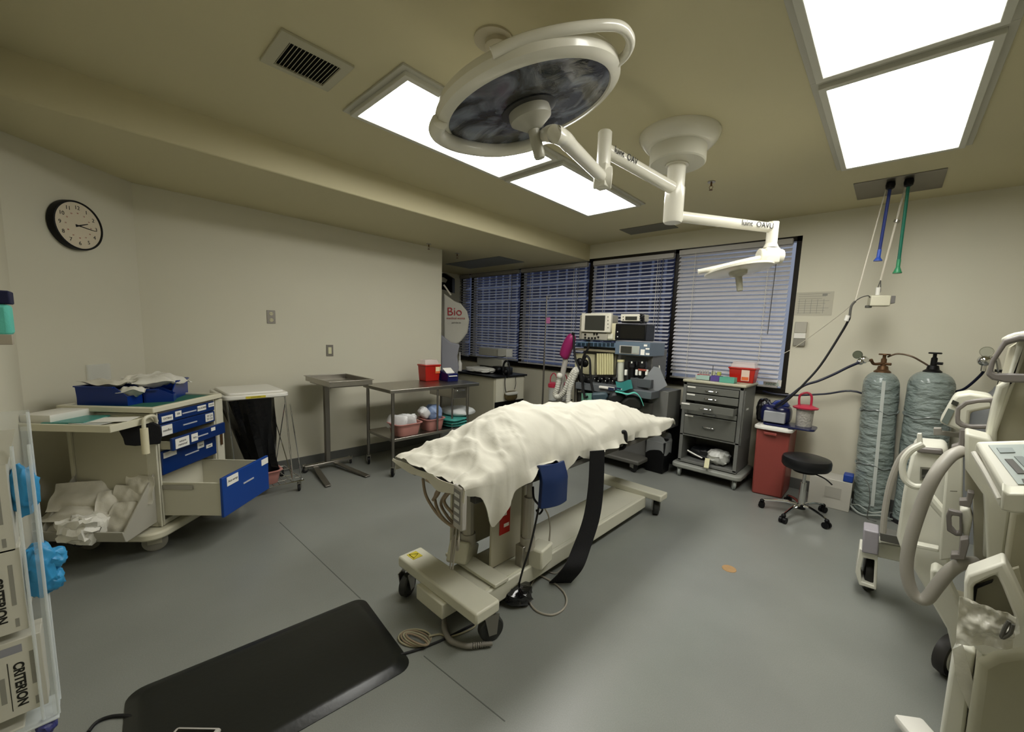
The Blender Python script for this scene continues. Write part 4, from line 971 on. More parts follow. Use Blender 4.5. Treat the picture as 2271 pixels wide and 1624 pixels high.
# tan tubes in loops
t = thing('tube_loops', 'tan tubing hanging in loops below the foot end of the table', 'tubing', (-1.70, 1.10, .5))
def yp(x, y, Y=1.10): return ony(x, y, Y)
for pts in ([(938, 1062), (945, 1100), (970, 1140), (1000, 1165), (1018, 1160)], [(985, 1072), (965, 1100), (975, 1140), (1005, 1168), (1025, 1160)], [(945, 1064), (975, 1085), (960, 1110), (980, 1075)],
            [(1000, 1082), (978, 1115), (992, 1145), (1010, 1165)], [(1005, 1085), (985, 1110), (1000, 1135), (1028, 1155)], [(960, 1066), (995, 1078), (1012, 1090), (1006, 1130)]):
    MB().tube([yp(x, y, 1.10 + random.uniform(-.03, .03)) for x, y in pts], .0075, n=8).done('tubing', cordt, t)
for x0, x1 in ((1006, 998), (1013, 1004)):
    MB().tube([yp(x0, 1165), yp((x0 + x1) / 2, 1210), yp(x1, 1262)], .004, n=8).done('hanging_cord', cordg, t)
# black cord with foot pedal
t = thing('foot_pedal', 'small black bagged foot pedal on a black cord beside the table base', 'foot pedal', onz(1146, 1320, 0))
pp = onz(1146, 1316, .045)
MB().pillow(pp, (.17, .15, .09), M=Matrix.Rotation(.7, 3, 'Z'), jit=.3, seed=3, p=3).done('pedal', mat('glossy black bag', '0b0b0c', .15, bump=.8, bscale=20, coat=.5), t)
MB().tube([onx(1196, 1118, -1.32), onx(1190, 1150, -1.31), onx(1175, 1215, -1.30), onx(1160, 1262, -1.32), onz(1150, 1300, .06)], .0055, n=8).done('cord', cordb, t)
m = MB(); m.tube([onx(1182, 1080, -1.36), onx(1184, 1105, -1.33), onx(1195, 1120, -1.32), onx(1203, 1130, -1.33), onx(1196, 1140, -1.33), onx(1190, 1132, -1.33)], .006, n=8); m.done('cord_knot', cordb, t)
# grey loop cord on floor
o = MB().tube([onx(1195, 1110, -1.40), onx(1215, 1140, -1.37), onx(1220, 1170, -1.38), onx(1218, 1200, -1.38)], .005, n=8).done('control_cable', cordg); tag(o, 'grey cable arching from the actuator to the motor box', 'cable')
zf = .006
o = MB().tube([onz(x, y, zf) for x, y in [(1225, 1238), (1205, 1260), (1188, 1280), (1175, 1305), (1172, 1330), (1190, 1355), (1225, 1364), (1252, 1348), (1255, 1322), (1235, 1298), (1205, 1280), (1170, 1265)]], .0055, n=8).done('looped_cable', cordg); tag(o, 'grey cable lying in a large loop on the floor beside the table', 'cable')
o = MB().tube([onz(x, y, zf) for x, y in [(1185, 1248), (1205, 1262), (1230, 1272), (1245, 1262), (1262, 1245), (1240, 1232)]], .004, n=8).done('thin_cable', cordg); tag(o, 'thin grey cable running under the black strap', 'cable')
# coiled cords by the mat
t = thing('coiled_cord', 'pale cord coiled on the floor between the mat and the table', 'cord', onz(920, 1415, 0))
for k in range(4):
    cx, cy = 920 + k * 1.5, 1415 + k * 1.2; pts = [onz(cx + (36 - k * 4) * math.cos(a * 2 * PI / 12), cy + (19 - k * 2) * math.sin(a * 2 * PI / 12 + k * .3), .006 + .007 * k) for a in range(12)]
    MB().tube(pts, .0045, n=8, closed=True, k=3).done('cord_turn', cordt if k % 2 else mat('khaki cord', 'a29c82', .5), t)
MB().tube([onz(950, 1412, .02), onz(975, 1407, .006), onz(1000, 1412, .006), onz(1040, 1398, .006), onz(1055, 1388, .006)], .0045, n=8).done('cord_tail', mat('khaki cord', 'a29c82', .5), t)
o = MB().tube([onz(890, 1452, .006), onz(930, 1440, .006), onz(985, 1418, .006), onz(1030, 1395, .006), onz(1060, 1380, .006)], .006, n=8).done('black_cable', cordb); tag(o, 'black cable on the floor running under the near table caster', 'cable')
t = thing('ribbed_hose', 'grey curved cable sleeve on the floor in front of the near caster', 'hose', onz(1010, 1420, 0))
MB().tube([onz(988, 1358, .03), onz(985, 1390, .02), onz(998, 1420, .018), onz(1030, 1432, .018), onz(1048, 1433, .018)], .013, n=12).done('sleeve', mat('sleeve grey', '7c7870', .45), t)
m = MB()
a, b_ = onz(1045, 1433, .018), onz(1088, 1428, .02)
for i in range(10):
    p = a.lerp(b_, i / 9); m.cyl(p, p + (b_ - a).normalized() * .006, .014 - .0004 * i, n=12)
m.cyl(a, b_ + (b_ - a) * .1, .009, n=10); m.done('strain_relief', mat('sleeve grey', '7c7870', .45), t)
# ================= MAT =================
q = [onz(300, 1500, 0), onz(808, 1329, 0), onz(918, 1470, 0), onz(632, 1636, 0)]
ax_ = (q[1] - onz(305, 1520, 0)).normalized(); bx_ = V((-ax_.y, ax_.x, 0))
c_ = onz(808, 1329, 0); e_ = onz(913, 1472, 0)
Wm = .585; org = (c_ + e_) / 2; wdir = (e_ - c_).normalized(); ldir = V((wdir.y, -wdir.x, 0))
if ldir.dot(onz(350, 1560, 0) - org) < 0: ldir = -ldir
Wm = (e_ - c_).length + .04; Lm = .93
t = thing('fatigue_mat', 'black anti-fatigue floor mat with sloping rounded edges', 'floor mat', org + ldir * Lm / 2)
def mp(e, z, r): return [org + ldir * x + wdir * y + V((0, 0, z)) for x, y in rrect(e, -Wm / 2 + e, Lm - e, Wm / 2 - e, r, 6)]
m = MB(); rings = [[m.b.verts.new(p) for p in mp(e, z, r)] for e, z, r in ((0, .001, .06), (0, .003, .06), (.035, .016, .05), (.05, .019, .045), (.07, .018, .04), (.2, .018, .02))]
for A, B in zip(rings, rings[1:]):
    for j in range(len(A)): m._face([A[j], A[(j + 1) % len(A)], B[(j + 1) % len(A)], B[j]])
m._face(rings[0][::-1]); m._face(rings[-1]); m.done('mat_body', mat('mat rubber', '191b19', .30, bump=.04, bscale=60), t, ang=60)
# device corner at the bottom of the frame
t = thing('white_rimmed_device', 'pale rimmed dark tablet device on the mat at the bottom edge', 'device', onz(410, 1620, .02))
c_ = onz(418, 1648, .03)
MB().box(c_, (.16, .10, .022), rz=.75).done('case', lgrey, t, bevel=.01); MB().box(c_ + V((0, 0, .0115)), (.13, .075, .002), rz=.75).done('screen', screenk, t)
o = MB().tube([onz(x, y, .006) for x, y in [(196, 1624), (215, 1602), (245, 1590), (280, 1588), (303, 1594)]], .006, n=8).done('black_cable', cordb); tag(o, 'black cable curving to the left corner of the mat', 'cable')
o = MB().lathe([(.044, 0), (.042, .003), (0, .003)], onz(1617, 1262, 0), n=28).done('floor_cap', brown, smooth=False); tag(o, 'round brown cap set in the open floor', 'floor cap')
o.scale = (1, 1.0, 1)
# ================= ALCOVE =================
t = thing('storage_cabinet', 'beige cabinet with black top under the alcove window', 'cabinet', (-4.45, 4.05, 0))
MB().b2(-4.88, -3.99, 3.74, 4.36, .03, .86).done('body', mat('cabinet beige', 'a9a591', .5), t, bevel=.004)
MB().b2(-4.92, -3.96, 3.71, 4.38, .86, .885).done('worktop', black, t, bevel=.004)
m = MB(); m.b2(-3.99, -3.98, 3.77, 4.33, .52, .85); d_ = m.done('door', beige, t, bevel=.003)
m = MB(); m.b2(-3.985, -3.978, 3.77, 4.33, .05, .44); m.done('door', beige, t, bevel=.003)
MB().b2(-3.988, -3.984, 3.76, 4.34, .44, .52).done('open_slot', black, t, smooth=False)
o = MB().pillow((-4.50, 3.93, .925), (.48, .28, .075), jit=.14, seed=5, n=14, p=4).done('folded_linen', mat('linen folded', 'cfcfc8', .8, bump=.5, bscale=25)); tag(o, 'folded white linen on the black cabinet top', 'linen')
b_ = onz(1020, 818, .886)
t = thing('spray_bottle', 'tall white bottle with pointed nozzle on the cabinet corner', 'bottle', (-4.82, 3.80, .886))
MB().lathe([(.035, 0), (.035, .11), (.012, .16)], (-4.82, 3.80, .886)).done('bottle_body', whitep, t); MB().lathe([(.013, .15), (.013, .18), (.006, .28)], (-4.82, 3.80, .886)).done('nozzle', whitep, t)
t = thing('tabletop_unit', 'grey two-tier tabletop unit on the cabinet before the blind', 'equipment', (-4.4, 4.2, .886))
m = MB(); pxbox(m, 1058, 792, 1113, 816, 4.22, .12); m.done('lower_case', mat('unit grey', 'a3a297', .5), t, bevel=.006)
m = MB(); pxbox(m, 1062, 771, 1104, 791, 4.23, .11); m.done('upper_case', mat('unit grey', 'a3a297', .5), t, bevel=.006)
m = MB(); pxbox(m, 1104, 773, 1123, 792, 4.20, .13); m.done('side_case', mat('unit pale', 'bcbcb4', .5), t, bevel=.004)
m = MB(); m.b2(ony(1070, 815, 4.3).x, ony(1110, 815, 4.3).x, 4.24, 4.33, .886, .95); m.done('foot', dgrey, t)
m = MB(); m.tube([ony(x, y, 4.2) for x, y in [(1040, 790), (1058, 792), (1080, 794), (1112, 792), (1122, 790)]], .006, n=6); m.done('cable', cordb, t)
t = thing('black_camera_unit', 'black device and coiled black cords on the cabinet end', 'equipment', (-4.1, 4.05, .886))
m = MB(); pxbox(m, 1092, 812, 1122, 834, 4.05, .14, .01); m.sph(ony(1122, 825, 4.02), .05); m.sph(ony(1105, 820, 4.0), .04); m.done('device', black, t)
m = MB(); 
for k in range(3): m.tube([ony(1122 + 7 * math.cos(a) + k, 818 + 18 * math.sin(a) + k, 3.98) for a in [2 * PI * i / 10 for i in range(10)]], .007, n=6, closed=True, k=3)
m.done('cord_coil', cordb, t)
t = thing('goggle_strap', 'brown and white headgear hanging from a cord on the cabinet door', 'headgear', (-3.95, 4.0, .5))
m = MB(); m.tube([(-3.955, 3.92, .88), (-3.94, 3.90, .78), (-3.945, 3.93, .66), (-3.95, 4.0, .60)], .006, n=6); m.tube([(-3.955, 4.12, .88), (-3.94, 4.12, .76), (-3.945, 4.10, .68)], .004, n=6); m.done('cord', cordb, t)
MB().pillow((-3.93, 4.02, .60), (.07, .24, .14), jit=.1, p=3).done('pouch', mat('olive brown pouch', '4a3f22', .5), t); MB().pillow((-3.915, 4.02, .635), (.07, .24, .05), jit=.08, p=3).done('band', mat('unit pale', 'bcbcb4', .5), t)
# bags hanging by the wall edge
Yb = 3.75
t = thing('wall_bracket', 'black wall bracket high beside the wall edge', 'bracket', ony(990, 630, Yb))
m = MB(); A_ = [ony(x, y, Yb) for x, y in [(960, 608), (985, 606), (1003, 618), (1003, 650), (985, 643), (960, 640)]]; B_ = [ony(x, y, Yb) for x, y in [(966, 616), (982, 614), (992, 621), (988, 628), (982, 626), (966, 626)]]
m.frame(A_, B_, (0, .05, 0)); m.b2(A_[0].x, A_[0].x + .03, 3.2, Yb + .05, A_[4].z, A_[0].z - .02); m.done('bracket_plate', black, t, bevel=.004)
bagm = mat('grey white bag', 'b9b7ac', .6, bump=.4, bscale=14)
t = thing('drawstring_bag', 'pale hanging bag with red lettering beside the alcove window', 'bag', ony(1010, 760, Yb - .1))
m = MB(); trace(m, [(984, 650), (1008, 668), (1022, 673), (1036, 690), (1041, 710), (1037, 738), (1022, 758), (1004, 768), (984, 760)], 1010, Yb / math.cos(math.atan2(1.0, .78)) if False else 5.85, .06); m.done('bag_body', bagm, t, bevel=.02, seg=3)
P_, h_ = tplane(1010, 5.84)
def onb(x, y): return onp(x, y, P_, h_)
rt = (onb(1022, 700) - onb(996, 700)).normalized(); 
text('Bio', .16, basis(onb(1008, 692), rt, zz), inkr, t); text('medical waste', .045, basis(onb(1011, 706), rt, zz), inkr, t); text('pull the tie', .03, basis(onb(1012, 716), rt, zz), ink, t)
MB().tube([onb(1000, 655), onb(990, 640), onb(984, 632)], .012, n=6).done('drawstring', cordw, t)
m = MB(); trace(m, [(978, 742), (1000, 760), (1020, 764), (1014, 790), (1018, 815), (1010, 850), (978, 860)], 1000, 5.7, .12); o = m.done('grey_gown', mat('grey lilac cloth', '8f9098', .8, bump=.4, bscale=10), bevel=.02); tag(o, 'grey gown hanging below the bag beside the wall edge', 'gown')
# IV pole
ivx, ivy = -3.58, 4.30
t = thing('iv_pole', 'chrome IV pole standing in front of the dark blinds', 'IV pole', (ivx, ivy, 0))
MB().cyl((ivx, ivy, .08), (ivx, ivy, 1.25), .013, n=12).done('lower_pole', steeld, t); MB().cyl((ivx, ivy, 1.2), (ivx, ivy, 2.0), .009, n=12).done('upper_pole', steeld, t)
m = MB(); m.tube([(ivx, ivy, 1.99), (ivx + .07, ivy - .01, 2.0), (ivx + .09, ivy - .01, 2.02)], .005, n=6); m.tube([(ivx, ivy, 1.97), (ivx + .05, ivy - .01, 1.96), (ivx + .07, ivy - .01, 1.99)], .005, n=6); m.done('hook', chrome, t)
m = MB()
for k in range(5): a = 2 * PI * k / 5; m.tube([(ivx, ivy, .10), (ivx + .15 * math.cos(a), ivy + .15 * math.sin(a), .08), (ivx + .25 * math.cos(a), ivy + .25 * math.sin(a), .06)], .012, n=8)
m.done('base', steeld, t)
addcasters(t, [(ivx + .25 * math.cos(2 * PI * k / 5), ivy + .25 * math.sin(2 * PI * k / 5)) for k in range(5)], r=.025, w=.018, top=.06, wm=black)
o = MB().b2(ivx + .015, ivx + .085, ivy - .012, ivy - .011, 1.63, 1.71).done('pink_note', mat('pink paper', 'c878a8', .7), smooth=False); tag(o, 'small pink note stuck on the IV pole', 'note')
# suction canisters
for i, (px, lb) in enumerate([(1221, 'clear suction canister with pink red lid next to the IV pole'), (1243, 'pink red lidded canister half hidden by the white ribbed hose')]):
    c = ony(px, 880, 4.15 + .1 * i); c = V((c.x, 4.2 + .1 * i, 0)); t = thing('suction_canister', lb, 'suction canister', (c.x, c.y, .60), 0, 'suction canisters')
    MB().lathe([(.055, .60), (.065, .78), (.062, .78), (.052, .605)], (c.x, c.y, 0)).done('jar', clear, t)
    MB().lathe([(.07, .78), (.074, .80), (.07, .83), (.03, .85), (0, .85)], (c.x, c.y, 0)).done('lid', pinkc, t)
    MB().tube([(c.x - .055, c.y, .84), (c.x - .05, c.y, .92), (c.x, c.y, .97), (c.x + .05, c.y, .92), (c.x + .055, c.y, .84)], .007, n=8).done('bail_handle', pinkc, t)
    MB().b2(c.x - .05, c.x + .02, c.y - .03, c.y + .2, .585, .60).done('holder', dgrey, t)

# ================= ANESTHESIA MACHINE =================
YA = 4.10
t = thing('anesthesia_machine', 'anesthesia machine with monitors, slate blue console and flow tubes', 'anesthesia machine', (-2.4, 4.35, 0)); am = t
def bxp(nm, m_, x0, y0, x1, y1, Y=YA, d=.3, bev=.004, par=None, label=None):
    m = MB(); pxbox(m, x0, y0, x1, y1, Y, d); o = m.done(nm, m_, par or t, bevel=bev)
    if label: o['label'] = label
    return o
xL, xR = ony(1277, 800, YA).x, ony(1440, 800, YA).x
MB().b2(xL + .02, xR - .02, YA + .12, YA + .5, .13, 1.36).done('frame_body', mat('machine grey', '6c6c6a', .5), t, bevel=.01)
MB().b2(xL - .05, xR + .03, YA - .15, YA + .52, .10, .15).done('base', dgrey, t, bevel=.015)
addcasters(t, [(xL + .02, YA - .08), (xR - .06, YA - .08), (xL, YA + .45), (xR, YA + .45)], r=.06, w=.035, top=.11, wm=mat('black caster', '101012', .5))
c = bxp('console', mat('blue console', '5b7186', .4), 1277, 757, 1366, 772, d=.35)
bxp('console', slate, 1365, 757, 1440, 791, Y=YA - .03, d=.38)
for i in range(9):
    x = 1281 + i * 9.2; bxp('gauge_panel', mat('gauge blue', '39536b' if i % 2 else '20303c', .3), x, 760.5, x + 6.4, 769, Y=YA - .004, d=.004, bev=0, par=c)
bxp('control_display', lgrey, 1374, 766, 1417, 787, Y=YA - .036, d=.006, par=t)
bxp('screen', screen, 1377, 767.5, 1400, 784, Y=YA - .040, d=.004, bev=0)
bxp('keypad', mat('keypad grey', 'a4aaa2', .5), 1403, 768, 1415, 784, Y=YA - .040, d=.004, bev=0)
for x0, y0, x1, y1 in ((1428, 764, 1435, 769), (1432, 772, 1440, 776), (1421, 775, 1429, 788), (1432, 783, 1440, 788)): bxp('sticker', stickw, x0, y0, x1, y1, Y=YA - .033, d=.003, bev=0)
bxp('under_lip', mat('lip beige', '948c74', .5), 1276, 772, 1365, 783, Y=YA + .03, d=.2)
bxp('flow_panel', mat('ivory panel', 'c9c4a0', .5), 1276, 783, 1316, 832, Y=YA + .08, d=.05)
for i in range(7):
    x = 1326 + i * 5.4
    a, b_ = ony(x, 784, YA + .06), ony(x, 831, YA + .06); MB().cyl(a, b_, .015, n=12).done('flow_tube', yely, t)
bxp('tube_back', mat('tube backing', '77735c', .6), 1322, 783, 1364, 832, Y=YA + .09, d=.04)
for i in range(6):
    x = 1319 + i * 8; p = ony(x, 840 + (i % 2) * 5, YA + .03); MB().cyl(p, p + V((0, .06, 0)), .018, n=12).done('control_knob', black, t); q = MB(); q.cyl(p + V((0, -.003, 0)), p, .006, n=8); q.done('knob_cap', stickw, t)
bxp('knob_panel', mat('knob panel', '3b3c3c', .5), 1312, 832, 1364, 858, Y=YA + .08, d=.05)
p = ony(1377, 822, YA)
MB().cyl(ony(1377, 845, YA), ony(1377, 803, YA), .036, n=20).done('absorber_canister', mat('canister white', 'c4c6b8', .3), t); MB().cyl(ony(1377, 803, YA), ony(1377, 798, YA), .042, n=20).done('canister_cap', yely, t)
for x, m_ in ((1401, black), (1424, black)):
    v_ = MB(); v_.cyl(ony(x, 842, YA), ony(x, 815, YA), .042, n=18); v_.cyl(ony(x, 815, YA), ony(x, 802, YA), .055, .045, n=18); v_ = v_.done('vaporizer', m_, t)
    MB().cyl(ony(x, 802, YA - .05), ony(x, 806, YA - .05), .008).done('dial_mark', stickw, v_)
for x, m_ in ((1387, stickw), (1411, stickw), (1419, stickw), (1433, stickw)): bxp('vial', m_, x - 2, 820, x + 2.2, 833, Y=YA - .05, d=.03)
bxp('vaporizer_band', mat('brick band', 'a05040', .4), 1415, 818, 1433, 824, Y=YA - .056, d=.01)
bxp('rear_column', mat('slate column', '5b5f63', .5), 1388, 791, 1430, 850, Y=YA + .1, d=.2)
bxp('worktop', mat('worktop grey', '5e6266', .5), 1276, 862, 1445, 870, Y=YA - .15, d=.5)
bxp('side_wing', mat('wing grey', '4f5255', .5), 1398, 838, 1443, 862, Y=YA - .06, d=.12)
bxp('drawer_unit', mat('drawer grey', '6a6a66', .5), 1440, 864, 1476, 955, Y=YA + .05, d=.35)
bxp('lower_column', dgrey, 1280, 870, 1440, 950, Y=YA, d=.4)
# monitor
mo = thing('patient_monitor', 'cream patient monitor on the left top of the anesthesia machine', 'monitor', ony(1320, 740, YA + .1))
def bxm(nm, m_, x0, y0, x1, y1, Y, d, bev, par): 
    m = MB(); pxbox(m, x0, y0, x1, y1, Y, d); return m.done(nm, m_, par, bevel=bev)
bxm('housing', mat('monitor cream', 'd8d4c4', .4), 1290, 695, 1353, 738, YA + .06, .05, .008, mo)
bxm('rear_shell', mat('monitor shell', 'a39f90', .5), 1286, 698, 1350, 757, YA + .11, .2, .015, mo)
bxm('screen', screen, 1298, 700, 1340, 733, YA + .054, .006, 0, mo)
mm2 = bxm('module_rack', mat('monitor shell', 'b5b19f', .5), 1290, 739, 1346, 755, YA + .075, .1, .004, mo)
for i, (x, y) in enumerate([(1297, 742), (1297, 749), (1305, 750), (1312, 750), (1319, 750), (1317, 741), (1323, 741), (1326, 748)]):
    p = ony(x, y, YA + .06); MB().cyl(p, p + V((0, .02, 0)), .011, n=10).done('connector', black, mm2)
for i in range(4): p = ony(1348, 703 + i * 8, YA + .055); MB().cyl(p, p + V((0, .006, 0)), .006, n=8).done('button', dgrey, mo)
o = thing('gas_module', 'ivory box module between the two monitors', 'module', ony(1355, 757, YA + .1)); bxm('case', mat('ivory plastic', 'cfc9a8', .4), 1346, 717, 1364, 755, YA + .1, .15, .004, o); bxm('front_plate', mat('pale plate', 'e0dcc8', .4), 1347, 740, 1359, 752, YA + .09, .01, .002, o)
mo = thing('patient_monitor', 'wide black monitor on the right top of the anesthesia machine', 'monitor', ony(1398, 757, YA + .1))
bxm('housing', black, 1365, 718, 1431, 757, YA + .02, .22, .01, mo); bxm('screen', screenk, 1376, 722, 1428, 752, YA + .016, .004, 0, mo)
for y in (736, 747): p = ony(1369.5, y, YA + .018); MB().cyl(p, p + V((0, .004, 0)), .007, n=8).done('indicator', stickw, mo)
mo = thing('small_monitor', 'small pale monitor on top of the black monitor', 'monitor', ony(1400, 716, YA + .05))
bxm('housing', mat('monitor cream', 'c9c9c0', .4), 1377, 697, 1424, 713, YA + .06, .16, .005, mo); bxm('display', screen, 1387, 702, 1412, 710, YA + .054, .006, 0, mo); bxm('foot_plate', black, 1379, 713, 1422, 717, YA + .07, .14, .002, mo)
for y in (703, 709): p = ony(1382, y, YA + .055); MB().cyl(p, p + V((0, .006, 0)), .006, n=8).done('button', black, mo)
o = MB()
for k in range(6):
    a = [ony(1424 + 4 * math.sin(k + j * 1.7), 697 + j * 5, YA + .05 + .02 * math.cos(k * 2 + j)) for j in range(5)]; o.tube(a, .009, n=6)
o = o.done('cable_bundle', cordb); tag(o, 'black cable bundle hanging beside the small top monitor', 'cable'); 
# breathing parts
t = thing('breathing_bag', 'wine red breathing bag hanging left of the blue console', 'breathing bag', ony(1258, 790, 4.0))
MB().tube([ony(1270, 743, 4.0), ony(1266, 752, 4.0), ony(1258, 770, 4.0), ony(1252, 788, 4.0), ony(1250, 792, 4.0)], .062, n=14, rr=lambda u_: .25 + .9 * math.sin(PI * min(1, .08 + u_ * .8)) ** .7).done('bag_body', wine, t); MB().cyl(ony(1270, 746, 4.0), ony(1272, 738, 4.0), .02).done('neck', black, t)
hosem = mat('ribbed white hose', 'd0cec4', .4)
t = thing('breathing_circuit', 'white ribbed hose looping up and down left of the anesthesia machine', 'hose', ony(1250, 890, 3.9))
m = MB(); m.tube([ony(x, y, 3.95) for x, y in [(1241, 836), (1236, 860), (1231, 876), (1240, 880), (1252, 868), (1262, 845), (1272, 825), (1280, 818)]], .032, n=12, rr=lambda u_: 1 + .08 * math.sin(u_ * 220), k=16); m.done('ribbed_hose', hosem, t)
m = MB(); m.tube([ony(x, y, 3.93) for x, y in [(1279, 822), (1268, 850), (1262, 870), (1260, 895)]], .03, n=12, rr=lambda u_: 1 + .08 * math.sin(u_ * 120), k=20); m.done('ribbed_hose', hosem, t)
MB().sph(ony(1241, 834, 3.94), .04).done('mask_cuff', hosem, t)
m = MB(); m.tube([ony(x, y, 4.02) for x, y in [(1253, 785), (1254, 800), (1248, 830), (1240, 900)]], .035, n=10); o = m.done('cable_cover', lgrey); tag(o, 'light grey upright sleeve behind the white ribbed hose', 'hose')
for i, (pts, lb) in enumerate([([(1272, 745), (1275, 790), (1285, 820), (1290, 850), (1300, 900)], 'black hose running down the left edge of the anesthesia machine'),
      ([(1307, 760), (1303, 775), (1293, 795), (1290, 830), (1296, 870)], 'black hose crossing the blue console front'), ([(1295, 800), (1300, 790), (1308, 800), (1310, 840), (1318, 880)], 'short black looped hose beside the gauges'),
      ([(1300, 835), (1292, 850), (1297, 880), (1303, 880)], 'black tube ending in a clip below the gauges')]):
    o = MB().tube([ony(x, y, 3.98 - .02 * i) for x, y in pts], .014, n=8).done('black_hose', cordb); tag(o, lb, 'hose')
m = MB()
for x, y, r in ((1286, 803, .05), (1297, 806, .05), (1290, 838, .06), (1305, 846, .055), (1300, 862, .05), (1312, 868, .04), (1285, 860, .04)): m.sph(ony(x, y, 4.02), (r, .04, r), 10)
o = m.done('clip_cluster', black); tag(o, 'cluster of black cuffs and clips hanging on the machine front', 'cuff cluster'); o['kind'] = 'stuff'
o = MB().cyl(ony(1278, 838, 4.06), ony(1277, 895, 4.06), .022, n=12).done('small_cylinder', steeld); tag(o, 'grey upright tube left of the black cuffs', 'tube')
m = MB(); m.grid(lambda a, b_: ony(1290 + 28 * a, 872 + 24 * b_, 3.97) + V((0, .01 * math.sin(a * 9), 0)), 8, 6, .01); o = m.done('green_towel', mat('pale green cloth', '6fa58e', .8)); tag(o, 'pale green cloth below the black cuffs', 'cloth')
o = MB(); pxbox(o, 1328, 856, 1379, 868, 3.92, .15, .004); o = o.done('printed_box', paper); tag(o, 'white printed box on the machine worktop', 'box'); 
bxm('print_block', mat('navy print', '232c48', .5), 1349, 859, 1378, 866, 3.916, .003, 0, o) if False else None
m = MB(); m.b2(ony(1349, 860, 3.918).x, ony(1362, 860, 3.918).x, 3.9165, 3.9185, ony(1350, 866, 3.918).z, ony(1350, 859, 3.918).z); q = m.done('print_block', mat('navy print', '232c48', .5), o, smooth=False)
m = MB(); m.b2(ony(1363, 860, 3.918).x, ony(1377, 860, 3.918).x, 3.9165, 3.9185, ony(1370, 866, 3.918).z, ony(1370, 860, 3.918).z); q = m.done('print_block', mat('navy print', '232c48', .5), o, smooth=False)
m = MB(); m.grid(lambda a, b_: ony(1365 + 35 * a + 4 * b_, 846 + 20 * b_ + 3 * math.sin(a * 5), 3.99 - .08 * b_), 10, 6, .006); o = m.done('teal_drape', mat('deep teal cloth', '1f6a66', .8)); tag(o, 'deep teal cloth on the right side of the machine worktop', 'cloth')
# arm boards with black pads, teal cover
t = thing('arm_board', 'pair of black padded arm boards with a teal cover behind the drape', 'arm board', ony(1385, 905, 3.7))
m = MB(); trace(m, [(1312, 873), (1345, 871), (1350, 880), (1343, 895), (1318, 895), (1312, 885)], 1330, 4.35, .1); m.done('pad', mat('blue grey pad', '34464f', .5), t, bevel=.02)
m = MB(); trace(m, [(1348, 880), (1358, 872), (1375, 872), (1392, 882), (1378, 896), (1350, 898)], 1370, 4.3, .12); m.done('pad', mat('pad black', '1b1e20', .5), t, bevel=.03)
m = MB(); trace(m, [(1376, 892), (1392, 879), (1412, 880), (1426, 893), (1425, 910), (1376, 912)], 1400, 4.25, .14); m.done('pad', mat('pad olive black', '1d1f1a', .5), t, bevel=.03)
P2, h2_ = tplane(1400, 4.22)
cv = smooth_path([onp(x, y, P2, h2_) for x, y in [(1364, 871), (1378, 874), (1392, 877), (1408, 874), (1420, 884), (1428, 903)]], 6)
m = MB(); m.grid(lambda a, b_: cv[int(a * (len(cv) - 1) + .5)] + h2_ * (.16 * b_) + V((0, 0, .012 * (1 - b_))), len(cv) - 1, 3, .006); m.done('cover', teal, t)
# grey boards
for i, (pts, lb, D) in enumerate([([(1424, 844), (1450, 813), (1463, 816), (1480, 855), (1446, 876)], 'large grey folded board leaning right of the machine', 4.5), ([(1398, 843), (1424, 844), (1446, 878), (1440, 872), (1400, 861)], 'darker grey board folded under the large one', 4.52)]):
    m = MB(); trace(m, pts, 1440, D, .01); o = m.done('grey_board', boardm if i == 0 else mat('board dark', '4a4d50', .6)); tag(o, lb, 'board')
o = MB().tube([ony(1462, 811, 4.15), ony(1466, 835, 4.15), ony(1472, 855, 4.15)], .006, n=6).done('white_strip', whitep); tag(o, 'thin white strip behind the grey folded board', 'strip')
# black case and trash
a = ony(1440, 893, 4.45); b_ = ony(1484, 893, 4.45)
o = MB().b2(-1.88, -1.66, 4.62, 4.72, .0, ony(1460, 893, 4.62).z).done('black_case', mat('case black', '050506', .7), bevel=.006); tag(o, 'tall black panel case standing behind the trash bin', 'case')
t = thing('trash_bin', 'black trash bin with clear liner beside the grey drawer cart', 'trash bin', (-1.82, 4.27, 0))
m = MB(); A_ = [(-1.93, 4.18, 0), (-1.73, 4.18, 0), (-1.73, 4.36, 0), (-1.93, 4.36, 0)]
va = [m.b.verts.new(p) for p in A_]; vb = [m.b.verts.new((-1.83 + (p[0] + 1.83) * 1.15, 4.27 + (p[1] - 4.27) * 1.15, .36)) for p in A_]
m._face(va[::-1]); m._face(vb)
for i in range(4): m._face([va[i], va[(i + 1) % 4], vb[(i + 1) % 4], vb[i]])
m.done('bin_body', black, t, bevel=.01)
m = MB(); m.grid(lambda a, b_: (-1.83 + .125 * (1 + .02 * math.sin(a * 40)) * math.copysign(abs(math.cos(2 * PI * a)) ** .5, math.cos(2 * PI * a)), 4.27 + .115 * math.copysign(abs(math.sin(2 * PI * a)) ** .5, math.sin(2 * PI * a)), .40 - .16 * b_ - .03 * math.sin(a * 22)), 36, 4); m.done('liner', clear, t)

